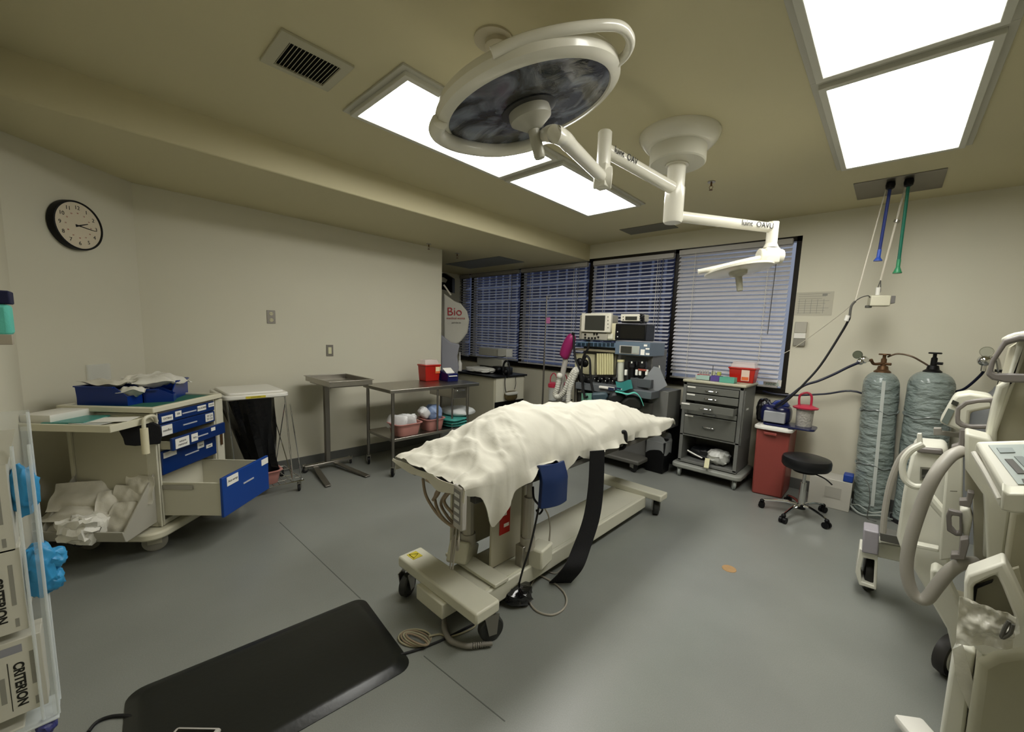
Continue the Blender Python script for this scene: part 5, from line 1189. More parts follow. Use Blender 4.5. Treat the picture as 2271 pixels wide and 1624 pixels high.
# ================= GREY CART =================
gx0, gx1, gy0, gy1 = -1.62, -1.03, 4.31, 4.77
t = thing('grey_drawer_cart', 'grey steel drawer cart with one drawer pulled open', 'cart', ((gx0 + gx1) / 2, (gy0 + gy1) / 2, 0))
m = MB(); m.b2(gx0, gx0 + .035, gy0, gy1, .17, 1.035); m.b2(gx1 - .035, gx1, gy0, gy1, .17, 1.035); m.b2(gx0, gx1, gy1 - .02, gy1, .17, 1.035); m.b2(gx0, gx1, gy0, gy1, .16, .19); m.b2(gx0, gx1, gy0 + .0, gy1, .455, .475); m.b2(gx0, gx1, gy0, gy1, 1.005, 1.035)
m.done('body', gcart, t, bevel=.003)
MB().b2(gx0 - .01, gx1 + .02, gy0 - .02, gy1 + .01, 1.035, 1.065).done('top', mat('cart top cream', 'b5b19a', .4), t, bevel=.01)
m = MB(); m.prism([(x, y, .10) for x, y in rrect(gx0 - .05, gy0 - .06, gx1 + .06, gy1 + .03, .06)], (0, 0, .05)); m.done('bumper_base', mat('bumper grey', '8d8f88', .5), t, bevel=.012)
addcasters(t, [(gx0 + .03, gy0 - .0), (gx1 - .01, gy0 - .0), (gx0 + .03, gy1 - .05), (gx1 - .02, gy1 - .05)], r=.05, w=.03, top=.105, wm=mat('caster grey', '8c918c', .5), angs=[.2, .5, 1, .7])
zs = [(.93, 1.00, 0), (.845, .92, 0), (.76, .835, .13), (.70, .75, 0), (.48, .69, 0)]
for i, (z0, z1, out) in enumerate(zs):
    y = gy0 - out
    d = MB().b2(gx0 + .04, gx1 - .04, y - .012, y + .006, z0, z1).done('drawer', gcart2, t, bevel=.003)
    if out: MB().frame([(gx0 + .045, y + .006, z0), (gx1 - .045, y + .006, z0), (gx1 - .045, gy0 + .2, z0), (gx0 + .045, gy0 + .2, z0)], [(gx0 + .055, y + .016, z0), (gx1 - .055, y + .016, z0), (gx1 - .055, gy0 + .19, z0), (gx0 + .055, gy0 + .19, z0)], (0, 0, .06)).done('drawer_box', gcart2, d)
    xc = (gx0 + gx1) / 2; zc = (z0 + z1) / 2
    MB().tube([(xc - .055, y - .012, zc), (xc - .05, y - .035, zc), (xc + .05, y - .035, zc), (xc + .055, y - .012, zc)], .006, n=8, k=3).done('handle', chrome, d)
    if i != 3: MB().b2(gx0 + .045, gx0 + .13, y - .014, y - .012, z1 - .02, z1 - .005).done('label_strip', stickw, d, smooth=False)
m = MB(); m.b2(gx1 - .001, gx1 + .012, gy0 + .02, gy0 + .05, .45, 1.0); m.done('locking_bar', gcart, t, bevel=.003)
text('OVAID', .03, basis((gx1 + .0008, gy0 + .20, .80), (0, 1, 0), zz), stickw, t)
o = MB().pillow((-1.23, 4.42, .27), (.20, .20, .15), jit=.3, seed=8, p=3).done('clear_bag', mat('clear crinkled bag', 'b9bab4', .2, bump=.8, bscale=14)); tag(o, 'crinkled clear bag on the bottom shelf of the grey cart', 'bag')
o = MB().pillow((-1.40, 4.52, .26), (.30, .24, .13), jit=.25, seed=12, p=3).done('black_bag', mat('dark bag', '17191b', .35, bump=.6)); tag(o, 'dark bundle at the back of the grey cart bottom shelf', 'bag')
o = MB().box((-1.30, 4.27, .215), (.045, .14, .012), M=Matrix.Rotation(.25, 3, 'Z') @ Matrix.Rotation(.5, 3, 'X')).done('paper_tag', mat('ivory card', 'cfcba6', .6)); tag(o, 'ivory card slipping off the grey cart bottom shelf', 'card')
o = MB().tube([(-1.52, 4.30, .30), (-1.45, 4.30, .275), (-1.36, 4.30, .25)], .008, n=6).done('white_tube', whitep); tag(o, 'short white tube on the grey cart bottom shelf', 'tube')
sc = sharps((-1.12, 4.60, 1.066), .25, .16, .15, 'red sharps container with pale lid on the grey drawer cart', R(0))
MB().b2(.0, .075, -.084, -.081, .02, .13).done('warning_label', mat('label pinkish', 'e0c8b8', .5), sc, local=True, smooth=False); MB().b2(.005, .07, -.0845, -.083, .025, .06).done('label_band', orange, sc, local=True, smooth=False)
def tray(x0, x1, y0, y1, h, m_, label):
    m = MB(); z = 1.066; m.b2(x0, x1, y0, y1, z, z + .004)
    m.frame([(x0, y0, z), (x1, y0, z), (x1, y1, z), (x0, y1, z)], [(x0 + .005, y0 + .005, z), (x1 - .005, y0 + .005, z), (x1 - .005, y1 - .005, z), (x0 + .005, y1 - .005, z)], (0, 0, h))
    o = m.done('small_tray', m_); return tag(o, label, 'tray', 'coloured trays on the grey cart')
tray(-1.27, -1.13, 4.32, 4.42, .055, mint, 'mint green tray at the front edge of the grey cart')
tray(-1.37, -1.28, 4.36, 4.46, .055, purple, 'purple tray between the mint and the clear tray')
tray(-1.52, -1.385, 4.37, 4.47, .045, mat('pale aqua plastic', 'a5c0b8', .2), 'pale clear green tray next to the purple one')
t = thing('test_tube_rack', 'red rack holding clear tubes on the left of the grey cart top', 'tube rack', (-1.50, 4.58, 1.066))
MB().b2(-1.57, -1.46, 4.54, 4.62, 1.066, 1.11).done('rack_body', mat('rack red', 'b03038', .35), t, bevel=.003)
for i in range(4): MB().cyl((-1.555 + i * .028, 4.58, 1.11), (-1.555 + i * .028, 4.58, 1.155), .009, n=10).done('tube', mat('tube milky', 'c8ccc4', .2, alpha=.6), t)
for x, c_, lb in ((-1.42, 'c8ccb0', 'clear cup with yellow contents behind the trays'), (-1.36, 'bfc86a', 'small yellow green vial behind the trays')):
    o = MB().cyl((x, 4.60, 1.066), (x, 4.60, 1.15), .022, n=14).done('vial', mat('vial ' + c_, c_, .25)); tag(o, lb, 'vial')
o = MB().cyl((-1.385, 4.46, 1.07), (-1.385, 4.46, 1.22), .003, n=6).done('thin_rod', black); tag(o, 'thin black rod standing among the trays', 'rod')
o = MB().b2(-1.60, -1.58, 4.58, 4.62, 1.066, 1.10).done('white_block', whitep); tag(o, 'tiny white block at the left end of the grey cart top', 'block')
# paper with print on the window beside cart
t = thing('window_notice', 'small white notice with teal print low on the right window', 'notice', ony(1712, 850, YW - .01))
a, b_ = ony(1694, 840, YW - .012), ony(1732, 858, YW - .012)
MB().b2(a.x, b_.x, YW - .012, YW - .010, b_.z, a.z).done('sheet', stickw, t, smooth=False)
text('WASH\nHANDS', .035, basis(((a.x + b_.x) / 2, YW - .0125, (a.z + b_.z) / 2), (1, 0, 0), zz), tealb, t)

# ================= RED BIN, PUMP =================
t = thing('red_waste_bin', 'tall dull red waste bin with white lid', 'waste bin', (-.76, 4.56, 0))
m = MB(); va = [(-.885, 4.36), (-.63, 4.40), (-.63, 4.76), (-.885, 4.76)]
A_ = [m.b.verts.new((x, y, 0)) for x, y in va]; B_ = [m.b.verts.new((-.757 + (x + .757) * 1.08, 4.56 + (y - 4.56) * 1.08, .655)) for x, y in va]
m._face(A_[::-1]); m._face(B_)
for i in range(4): m._face([A_[i], A_[(i + 1) % 4], B_[(i + 1) % 4], B_[i]])
m.done('bin_body', redb, t, bevel=.015)
m = MB(); m.prism([(x, y, .655) for x, y in rrect(-.92, 4.325, -.60, 4.80, .05)], (0, 0, .03)); m.prism([(x, y, .68) for x, y in rrect(-.88, 4.36, -.64, 4.76, .04)], (0, 0, .012)); m.done('lid', whitep, t, bevel=.006)
MB().b2(-.83, -.72, 4.33, 4.345, .61, .635).done('grip', redb, t, bevel=.004)
t = thing('suction_pump', 'navy and clear suction pump on the red bin lid', 'suction pump', (-.76, 4.52, .692))
MB().pillow((-.78, 4.55, .79), (.26, .24, .20), p=3.4, n=16).done('case', mat('pump navy', '141a44', .25), t)
MB().b2(-.86, -.68, 4.405, 4.47, .72, .83).done('window_panel', mat('pump grey', '9a9ca0', .15), t, bevel=.01)
MB().lathe([(.07, .86), (.08, .885), (.05, .92), (.02, .93), (0, .93)], (-.75, 4.55, 0)).done('cap', mat('pump blue', '1c2f74', .2), t)
MB().prism([(x, y, .693) for x, y in rrect(-.86, 4.38, -.44, 4.64, .05)], (0, 0, .018)).done('tray', mat('pump navy', '141a44', .25), t, bevel=.004)
m = MB(); m.pillow((-.90, 4.6, .80), (.12, .16, .24), jit=.2, p=3); m.done('side_bag', mat('black shiny', '0a0a10', .2), t)
t = thing('suction_canister', 'red lidded clear canister with wire pattern beside the pump', 'suction canister', (-.54, 4.54, .71), 0, 'suction canisters')
MB().lathe([(.065, .712), (.072, .88), (.068, .88), (.062, .716)], (-.545, 4.54, 0)).done('jar', mat('frosted jar', 'a8a49c', .3, bump=.8, bscale=60, mott=.4, mscale=60), t)
MB().lathe([(.10, .88), (.105, .892), (.085, .90), (.05, .915), (0, .915)], (-.545, 4.54, 0)).done('lid', pinkc, t)
MB().tube([(-.60, 4.54, .91), (-.60, 4.54, 1.0), (-.545, 4.54, 1.03), (-.51, 4.54, 1.0), (-.505, 4.54, .91)], .010, n=8).done('bail_handle', pinkc, t)
# hoses joining at the pump
def hose(pts, r, m_, lb, cat='hose', nm='gas_hose', k=6):
    o = MB().tube(pts, r, n=8, k=k).done(nm, m_); return tag(o, lb, cat)
hose([dep(1735, 897, 4.38), ony(1715, 905, 4.46), ony(1705, 892, 4.5)], .012, cordn, 'navy hose end plugged into the pump cap')
hose([ony(1906, 804, 4.45), ony(1880, 815, 4.45), ony(1850, 830, 4.45), ony(1815, 845, 4.45), ony(1782, 856, 4.45), ony(1750, 880, 4.45), ony(1720, 900, 4.46)], .011, cordn, 'navy hose from the left cylinder regulator down to the pump')
hose([ony(1692, 868, 4.78), ony(1720, 874, 4.75), ony(1765, 877, 4.72), ony(1830, 874, 4.74), ony(1900, 869, 4.76), V((.1, 4.80, .93))], .009, cordn, 'navy hose running along the wall behind the left cylinder')
hose([V((.33, 4.80, .93)), ony(2105, 876, 4.75), ony(2140, 862, 4.72), ony(2175, 832, 4.66), ony(2183, 818, 4.62)], .010, cordn, 'navy hose rising to the regulator behind the imaging machine')
# paper sheet and thermostat on wall
t = thing('posted_form', 'printed white form taped to the wall right of the window', 'notice', ony(1805, 700, YW))
a, b_ = ony(1767, 649, YW - .003), ony(1844, 700, YW - .003); MB().b2(a.x, b_.x, YW - .003, YW - .001, b_.z, a.z).done('sheet', mat('form paper', 'bdb9a8', .7), t, smooth=False)
m = MB()
for i in range(9): z = a.z - .02 - i * .023; m.b2(a.x + .02, b_.x - (.03 + .03 * (i % 3)), YW - .004, YW - .0035, z, z + .003)
for i in range(5): x = a.x + .03 + i * .05; m.b2(x, x + .003, YW - .004, YW - .0035, b_.z + .02, a.z - .07)
m.b2(b_.x - .09, b_.x - .05, YW - .004, YW - .0035, a.z - .04, a.z - .02); o = m.done('printed_grid', greyl, t, smooth=False); o['kind'] = 'stuff'
t = thing('wall_dispenser', 'narrow grey wall unit right of the window', 'dispenser', ony(1772, 768, YW))
a, b_ = ony(1764, 714, YW - .03), ony(1784, 768, YW - .03); zc = (a.z + b_.z) / 2
MB().b2(a.x, b_.x, YW - .03, YW, zc + .01, a.z).done('upper_case', mat('dispenser grey', 'b1ada0', .5), t, bevel=.004); MB().b2(a.x, b_.x, YW - .035, YW, zc - .045, zc + .008).done('middle_band', whitep, t, bevel=.003); MB().b2(a.x, b_.x, YW - .03, YW, b_.z, zc - .047).done('lower_case', mat('dispenser dark', '8a877c', .5), t, bevel=.004)
# ================= STOOL =================
sx, sy = -.439, 4.08
t = thing('rolling_stool', 'round black seat stool on a five star chrome base', 'stool', (sx, sy, 0))
MB().lathe([(.10, .425), (.165, .435), (.178, .455), (.18, .50), (.172, .522), (.14, .532), (0, .536)], (sx, sy, 0), n=40).done('seat', vinyl, t)
m = MB(); m.cyl((sx, sy, .40), (sx, sy, .43), .09, n=20); m.done('seat_plate', black, t)
MB().tube([(sx + .03, sy - .03, .415), (sx + .14, sy - .08, .40), (sx + .20, sy - .10, .365)], .006, n=8).done('lever', black, t)
m = MB(); m.cyl((sx, sy, .26), (sx, sy, .41), .013, n=14); m.cyl((sx, sy, .08), (sx, sy, .30), .026, .022, n=16); m.done('gas_lift', chrome, t)
MB().cyl((sx, sy, .07), (sx, sy, .11), .035, n=18).done('hub', black, t)
for px in [(1684, 1124), (1736, 1160), (1832, 1172), (1830, 1135), (1740, 1108)]:
    e_ = onz(*px, .0); dirn = V((e_.x - sx, e_.y - sy, 0)); dirn = dirn.normalized() * min(.29, dirn.length)
    e_ = V((sx, sy, 0)) + dirn
    MB().tube([(sx, sy, .095), V((sx, sy, .105)) + dirn * .4, V((sx, sy, .075)) + dirn * .95], .014, n=8, rr=lambda u_: 1.2 - .5 * u_).done('leg', chrome, t)
    c = MB(); d = dirn.normalized(); nn = V((-d.y, d.x, 0)); c.sph(e_ + V((0, 0, .062)), .018)
    c = c.done('caster', black, t); w_ = MB()
    for s_ in (-1, 1): w_.cyl(e_ + nn * s_ * .006 + V((0, 0, .026)), e_ + nn * s_ * .026 + V((0, 0, .026)), .026, n=16)
    w_.done('wheel', black, c)
# white box by the wall
t = thing('white_box', 'white box on the floor behind the round black stool', 'box', (-.2, 4.6, 0))
MB().b2(-.44, -.13, 4.5, 4.74, 0, .27).done('carton', mat('carton grey white', 'bdbab0', .6), t, bevel=.004); MB().b2(-.32, -.20, 4.496, 4.5, .10, .20).done('label_patch', mat('carton patch', 'aaa79d', .6), t, smooth=False)
MB().b2(-.20, -.13, 4.50, 4.6, .272, .34).done('blue_lid', mat('blue clip', '1c3d90', .4), t, bevel=.008)
o = MB().tube([(-.06, 4.53, .33), (-.02, 4.5, .28), (.0, 4.48, .15), (.0, 4.46, .01), (.06, 4.44, .006)], .003, n=6).done('power_cable', dgrey); tag(o, 'thin dark cord from the white box to the floor', 'cord')
o = MB().b2(-.02, .10, 4.79, 4.826, .115, .2).done('wall_block', dgrey, bevel=.004); tag(o, 'dark grey block at the wall base beside the white box', 'block')
# ================= GAS CYLINDERS =================
def cylinder(cx, cy, r, htop, label, cap='brass', seed=0, lean=0):
    t = thing('gas_cylinder', label, 'gas cylinder', (cx, cy, 0), 0, 'wrapped gas cylinders')
    m = MB(); N_ = 44
    zs_ = [0, .02] + [.02 + (htop - .14) * i / 34 for i in range(1, 35)] + [htop - .12 + .12 * math.sin(R(a)) for a in (15, 30, 45, 60, 75)]
    rings = []
    for z in zs_:
        if z < htop - .12: rr = r
        else: rr = r * math.sqrt(max(0, 1 - ((z - (htop - .12)) / .125) ** 2)) ** .8
        band = 0
        for zb_ in (.93, .45): band += math.exp(-((z - zb_) / .014) ** 2)
        rings.append([m.b.verts.new((cx + lean * z + math.cos(a) * q, cy + math.sin(a) * q, z)) for a in [2 * PI * i / N_ for i in range(N_)] for q in [rr * (1 + .05 * noise.noise(V((math.cos(a_) * 1.6, math.sin(a_) * 1.6 + seed, z * 5))) + .03 * noise.noise(V((math.cos(a) * 5, math.sin(a) * 4 + seed, z * 14))) - .045 * band) for a_ in [a]]])
    for A, B in zip(rings, rings[1:]):
        for j in range(N_): m._face([A[j], A[(j + 1) % N_], B[(j + 1) % N_], B[j]])
    m._face(rings[0][::-1]); m._face(rings[-1])
    m.done('wrapped_body', wrapm, t, ang=80)
    for zb_ in (.93, .45):
        m = MB(); pts = [(cx + lean * zb_ + (r + .002) * math.cos(a), cy + (r + .002) * math.sin(a), zb_ + .012 * math.sin(a * 3 + seed) + .008 * math.sin(a * 7)) for a in [2 * PI * i / 18 for i in range(18)]]
        m.tube(pts, .007, n=6, closed=True, k=2); m.done('tape_band', mat('grey cling wrap', '747c7a', .3, coat=.5), t)
    mv = brass if cap == 'brass' else black; ox = cx + lean * htop
    m = MB(); m.lathe([(.062, htop - .02), (.058, htop + .005), (.04, htop + .02), (.034, htop + .05), (.02, htop + .055), (.02, htop + .11), (.012, htop + .12), (.012, htop + .145)], (ox, cy, 0), n=20); m.cyl((ox, cy, htop + .07), (ox + .05, cy - .02, htop + .07), .011); m.done('valve', mv, t)
    MB().lathe([(.038, htop + .145), (.042, htop + .15), (.038, htop + .158), (0, htop + .158)], (ox, cy, 0), n=16).done('hand_wheel', mv, t)
    return t, ox
t1, ox1 = cylinder(.01, 4.66, .125, 1.27, 'left wrapped gas cylinder with brassy valve and regulator', 'brass', 1.0, -.04)
MB().prism([(.02 - .012, 4.66 - .131, .1), (.02 + .012, 4.66 - .131, .1), (-.02 + .012, 4.66 - .131, 1.2), (-.02 - .012, 4.66 - .131, 1.2)], (0, .004, 0)).done('seam_tape', mat('white tape', 'b8bdb8', .4), t1, smooth=False)
t2, ox2 = cylinder(.305, 4.64, .145, 1.30, 'right wrapped gas cylinder with black valve', 'black', 5.0, -.03)
MB().cyl((.30, 4.64, 0), (.30, 4.64, .03), .158, n=30).done('floor_ring', rubber, t2)
# regulator on left tank
t = thing('gas_regulator', 'chrome regulator with round gauge on the left cylinder valve', 'regulator', ony(1925, 805, 4.6))
MB().tube([(ox1, 4.65, 1.345), (ox1 - .06, 4.62, 1.335), ony(1932, 798, 4.58)], .012, n=10).done('inlet_stem', brass, t)
p = ony(1915, 798, 4.56); m = MB(); m.sph(p, .034, 14); m.sph(p + V((-.02, -.02, -.02)), .028, 12); m.cyl(p + V((.02, -.04, 0)), p + V((.03, .03, 0)), .02); m.done('regulator_body', chrome, t)
p = ony(1902, 787, 4.55); d = (CAM - p).normalized(); g_ = MB(); g_.lathe([(.034, -.02), (.036, .0), (.034, .006), (.030, .002), (0, .002)], p, n=24, ax=d); g_.done('gauge', mat('gauge grey', '6a7060', .3, .5), t)
hose([V((ox1 + .02, 4.66, 1.40)), ony(1990, 785, 4.66), ony(2020, 790, 4.64), ony(2045, 803, 4.64), V((ox2 - .02, 4.64, 1.34))], .007, mat('pigtail copper', '5a4a3a', .4, .6), 'thin copper pigtail linking the two cylinder valves', 'pipe', 'pigtail')
# plastic sheet around the foot
m = MB(); m.tube([(.02 + .16 * math.cos(a), 4.64 + .15 * math.sin(a), .03 + .015 * math.sin(a * 4)) for a in [PI + .2 + i * .28 for i in range(10)]], .008, n=6); m.tube([(.02 + .15 * math.cos(a), 4.64 + .15 * math.sin(a), .07 + .015 * math.sin(a * 5)) for a in [PI - .2 + i * .28 for i in range(10)]], .006, n=6); o = m.done('wrap_trimming', mat('clear wrap roll', 'aab0ac', .2, coat=.5), t1)
# third cylinder behind the imaging machine
t = thing('gas_cylinder', 'grey gas cylinder half hidden behind the imaging machine handle', 'gas cylinder', (.66, 4.62, 0), 0, 'wrapped gas cylinders')
MB().lathe([(.13, 0), (.13, 1.0), (.12, 1.06), (.08, 1.14), (.04, 1.19), (.03, 1.22)], (.64, 4.62, 0), n=30).done('body', mat('cylinder grey', '77797a', .45), t)
m = MB(); m.cyl((.64, 4.62, 1.2), (.64, 4.62, 1.33), .02); m.cyl((.64, 4.62, 1.33), (.64, 4.62, 1.35), .045); m.done('valve', black, t)
t = thing('gas_regulator', 'chrome regulator with upright round gauge near the grey cylinder', 'regulator', ony(2185, 800, 4.55))
p = ony(2184, 800, 4.55); m = MB(); m.sph(p, .042, 14); m.tube([p, p + V((.06, .04, .02)), (.63, 4.6, 1.27)], .014, n=8); m.cyl(p, p + V((0, 0, -.08)), .015); m.done('regulator_body', chrome, t)
p = ony(2188, 780, 4.54); d = (CAM - p).normalized(); MB().lathe([(.036, -.012), (.038, .0), (.036, .006), (.031, .002), (0, .002)], p, n=24, ax=d).done('gauge', mat('gauge pale', 'a5a593', .3), t)
# ================= MOBILE X-RAY / C-ARM =================
cw = mat('imaging cream', 'cbcabb', .38); cw2 = mat('imaging warm grey', 'a8a48f', .45); cgr = mat('imaging grey handle', '77726e', .4); clt = mat('imaging pale', 'd8d7ca', .35)
hs = mat('imaging hose grey', 'a19d94', .4)
t = thing('imaging_machine', 'large cream mobile imaging machine with grey handles and thick hose', 'imaging machine', onz(2080, 1300, 0)); im = t
def tr(nm, m_, pts, D, th, bev=.008, cx=2130, par=None):
    m = MB(); trace(m, pts, cx, D, th); return m.done(nm, m_, par or t, bevel=bev, seg=3)
# tall tower
tr('tower', cw2, [(2232, 846), (2252, 770), (2300, 740), (2400, 740), (2400, 1250), (2190, 1250), (2194, 975), (2210, 900)], 2.30, .35, .02)
tr('tower_edge', cw, [(2213, 858), (2234, 846), (2262, 752), (2290, 748), (2240, 880), (2212, 960), (2204, 1240), (2180, 1240), (2188, 960), (2200, 905)], 2.26, .10, .012)
tr('tower_cap', clt, [(2229, 749), (2250, 738), (2290, 731), (2400, 728), (2400, 752), (2252, 757), (2240, 762)], 2.22, .3, .01)
m = MB(); tracef(m, [(2186, 832), (2196, 800), (2226, 753), (2262, 742), (2330, 742), (2330, 800), (2300, 849), (2229, 849), (2200, 843)], [(2202, 825), (2208, 802), (2233, 765), (2262, 757), (2315, 757), (2310, 800), (2280, 830), (2236, 829), (2210, 829)], 2200, 2.2, .05); m.done('push_handle', cgr, t, bevel=.012, seg=3)
# console
c = tr('display_console', cw, [(2119, 877), (2150, 872), (2190, 878), (2206, 884), (2206, 905), (2152, 915), (2148, 962), (2128, 957), (2082, 937), (2110, 888)], 2.62, .22, .012, 2130)
P_, h_ = tplane(2100, 2.615)
tr('screen', mat('lcd grey green', '6f7a74', .15), [(2103, 906), (2117, 911), (2101, 943), (2088, 935)], 2.612, .006, 0, 2130, c)
tr('screen', screen, [(2113, 887), (2127, 893), (2122, 902), (2109, 896)], 2.612, .006, 0, 2130, c)
m = MB(); tracef(m, [(2118, 925), (2120, 905), (2140, 890), (2170, 885), (2204, 883), (2204, 952), (2150, 952), (2130, 948), (2119, 940)], [(2129, 925), (2130, 910), (2145, 899), (2170, 894), (2196, 893), (2196, 943), (2152, 943), (2138, 940), (2129, 933)], 2160, 2.5, .03); m.done('side_handle', cgr, t, bevel=.008)
tr('bracket', cgr, [(2128, 953), (2150, 953), (2148, 975), (2140, 975), (2138, 1000), (2110, 1005), (2110, 990), (2126, 986)], 2.5, .06, .004)
tr('locking_arm', mat('bracket dull', '8b8880', .5), [(2070, 950), (2088, 950), (2088, 957), (2130, 962), (2130, 972), (2088, 966), (2070, 966)], 2.75, .04, .003)
# generator housing
g = tr('generator_housing', clt, [(2022, 1008), (2030, 1000), (2098, 1006), (2106, 1016), (2100, 1200), (2110, 1270), (2068, 1335), (2030, 1270), (2000, 1225), (1988, 1190), (2003, 1090)], 2.70, .42, .012, 2060)
tr('handle_bar', cgr, [(2032, 993), (2090, 998), (2092, 1010), (2034, 1004)], 2.68, .04, .006)
tr('window_bezel', mat('bezel dull', '7f7e72', .4), [(2041, 1036), (2065, 1038), (2062, 1068), (2040, 1065)], 2.695, .004, 0, 2060, g)
tr('window_bezel', screen, [(2045, 1041), (2060, 1042), (2058, 1063), (2044, 1061)], 2.69, .004, 0, 2060, g)
tr('trim_rail', clt, [(2025, 1206), (2082, 1218), (2082, 1226), (2025, 1214)], 2.62, .05, .004)
# C-arm front slab and rail
s_ = tr('arm_slab', cw, [(2100, 1010), (2136, 1008), (2134, 1238), (2084, 1245), (2084, 1200)], 2.45, .15, .008)
p, h_ = tplane(2130, 2.448); 
text('|', .05, basis(onp(2121, 1090, p, h_), (0, 0, -1), rgt), greyl, s_)
tr('arm_column', cw, [(2140, 960), (2200, 975), (2245, 1120), (2228, 1250), (2190, 1262), (2182, 1100), (2140, 1040)], 2.15, .16, .01)
tr('guide_rail', mat('rail grey', 'b0ac9a', .4), [(2140, 1010), (2182, 1012), (2190, 1262), (2168, 1262), (2160, 1240), (2158, 1095), (2140, 1090)], 2.30, .08, .004)
for pts in ([(2146, 1092), (2162, 1095), (2152, 1127), (2127, 1122), (2127, 1110), (2144, 1110)], [(2129, 1198), (2148, 1195), (2150, 1206), (2140, 1243), (2108, 1241), (2109, 1230), (2126, 1230)]): tr('cable_hook', cgr, pts, 2.2, .05, .003)
m = MB(); tracef(m, [(2098, 1145), (2104, 1131), (2134, 1138), (2134, 1150), (2134, 1190), (2120, 1190), (2100, 1178)], [(2110, 1150), (2112, 1144), (2128, 1146), (2128, 1154), (2128, 1180), (2122, 1182), (2111, 1170)], 2115, 2.28, .03); m.done('grip_handle', cgr, t, bevel=.006)
tr('detector_cone', clt, [(2128, 1130), (2150, 1128), (2158, 1150), (2150, 1190), (2140, 1195), (2132, 1180)], 2.30, .1, .02)
# base
tr('floor_beam', cw, [(2063, 1268), (2072, 1262), (2098, 1278), (2150, 1390), (2150, 1460), (2112, 1450), (2101, 1398), (2063, 1332)], 2.45, .10, .01)
m = MB(); m.b2(.36, .62, 2.3, 3.1, .06, .20); m.done('chassis', cw2, t, bevel=.02)
wc = onz(1924, 1310, 0); 
tr('outrigger', cw, [(1946, 1204), (2008, 1215), (2008, 1250), (1946, 1236)], 3.05, .12, .006, 1960)
tr('outrigger_cap', mat('cap grey', '98949a', .4), [(1915, 1174), (1950, 1182), (1948, 1233), (1911, 1226)], 3.0, .14, .008, 1930)
tr('brake_pedal', dgrey, [(1951, 1182), (2008, 1193), (2006, 1212), (1952, 1200)], 2.98, .10, .004, 1960)
f = MB(); tracef(f, [(1906, 1216), (1947, 1232), (1944, 1310), (1905, 1298), (1897, 1270)], [(1915, 1238), (1940, 1243), (1937, 1300), (1910, 1290), (1909, 1262)], 1925, 3.02, .16); fo = f.done('wheel_guard', clt, t, bevel=.006)
pc = dep(1927, 1272, 3.16); pc.z = .105
MB().lathe([(.07, -.028), (.10, -.025), (.105, 0), (.10, .025), (.07, .028)], pc, ax=(1, .1, 0), n=28).done('wheel', mat('wheel olive black', '1c1c18', .4), t)
wp = onz(2100, 1495, .0); wp = V((wp.x, wp.y, .095))
MB().lathe([(.05, -.02), (.09, -.022), (.095, 0), (.09, .022), (.05, .02)], wp, ax=(.85, -.5, 0), n=32).done('wheel', mat('wheel dark', '2c2a28', .5), t)
MB().lathe([(.065, -.03), (.06, -.034), (0, -.036)], wp, ax=(-.85, .5, 0) if False else (-.85, .5, 0), n=28).done('hub_cap', clt, t)
MB().lathe([(.068, .018), (.066, .028), (0, .032)], wp, ax=(-.85, .5, 0), n=28).done('hub_cap', clt, t); MB().lathe([(.068, .018), (.066, .028), (0, .032)], wp, ax=(.85, -.5, 0), n=28).done('hub_cap', clt, t)
# big hose
D = 2.25
MB().tube([dep(2134, 1000, 2.35), dep(2105, 1015, 2.3), dep(2070, 1060, D), dep(2040, 1130, D), dep(2016, 1210, D), dep(2011, 1270, D), dep(2026, 1318, D), dep(2052, 1330, D), dep(2078, 1300, D), dep(2105, 1268, D), dep(2135, 1250, D), dep(2165, 1248, 2.28)], .0225, n=14).done('thick_hose', hs, t)
MB().tube([dep(x, y, 2.75) for x, y in [(2042, 985), (2020, 995), (1995, 1020), (1975, 1070), (1963, 1130), (1958, 1182)]], .014, n=10).done('thin_hose', hs, t)
MB().tube([dep(x, y, 2.6) for x, y in [(2048, 985), (2020, 1000), (2003, 1025), (2005, 1060), (2025, 1078), (2050, 1080)]], .014, n=10).done('thin_hose', clt, t)
MB().tube([dep(x, y, 2.5) for x, y in [(2055, 1095), (2085, 1130), (2115, 1160), (2135, 1172)]], .020, n=10).done('thin_hose', clt, t)
tr('tube_clip', clt, [(2034, 962), (2044, 962), (2046, 985), (2032, 985)], 2.72, .03, .003)
# near console unit
t = thing('control_workstation', 'cream control console with touch panel nearest the camera on the right', 'workstation', onz(2250, 1600, 0))
pn = V((ray(2220, 1030).x, ray(2220, 1030).y, 0)).normalized(); nrm = (pn * -.72 + V((0, 0, .69))).normalized()
p0_ = dep(2220, 1035, 1.95)
def oc(x, y, off=0): return onp(x, y, p0_ + nrm * off, nrm)
slab = [(2163, 978), (2400, 970), (2400, 1088), (2232, 1088), (2222, 1082)]
m = MB(); m.prism([oc(*q) for q in slab], -nrm * .10 + V((0, 0, -.01))); tp = m.done('console_top', clt, t, bevel=.01, seg=3)
m = MB(); m.prism([oc(*q, .004) for q in [(2192, 987), (2400, 983), (2400, 1074), (2258, 1074)]], -nrm * .006); m.done('touch_panel', mat('panel pale', 'aab4b0', .25), tp)
for pts, mm_ in (([(2228, 1018), (2246, 1018), (2276, 1050), (2257, 1050)], dgrey), ([(2249, 1012), (2268, 1012), (2290, 1032), (2270, 1034)], mat('key grey', '7a8280', .4)), ([(2210, 993), (2245, 993), (2252, 1003), (2218, 1004)], mat('key pale', '8d9896', .4)), ([(2266, 1062), (2290, 1062), (2290, 1070), (2270, 1070)], dgrey)):
    m = MB(); m.prism([oc(*q, .007) for q in pts], -nrm * .004); m.done('key_block', mm_, tp, smooth=False)
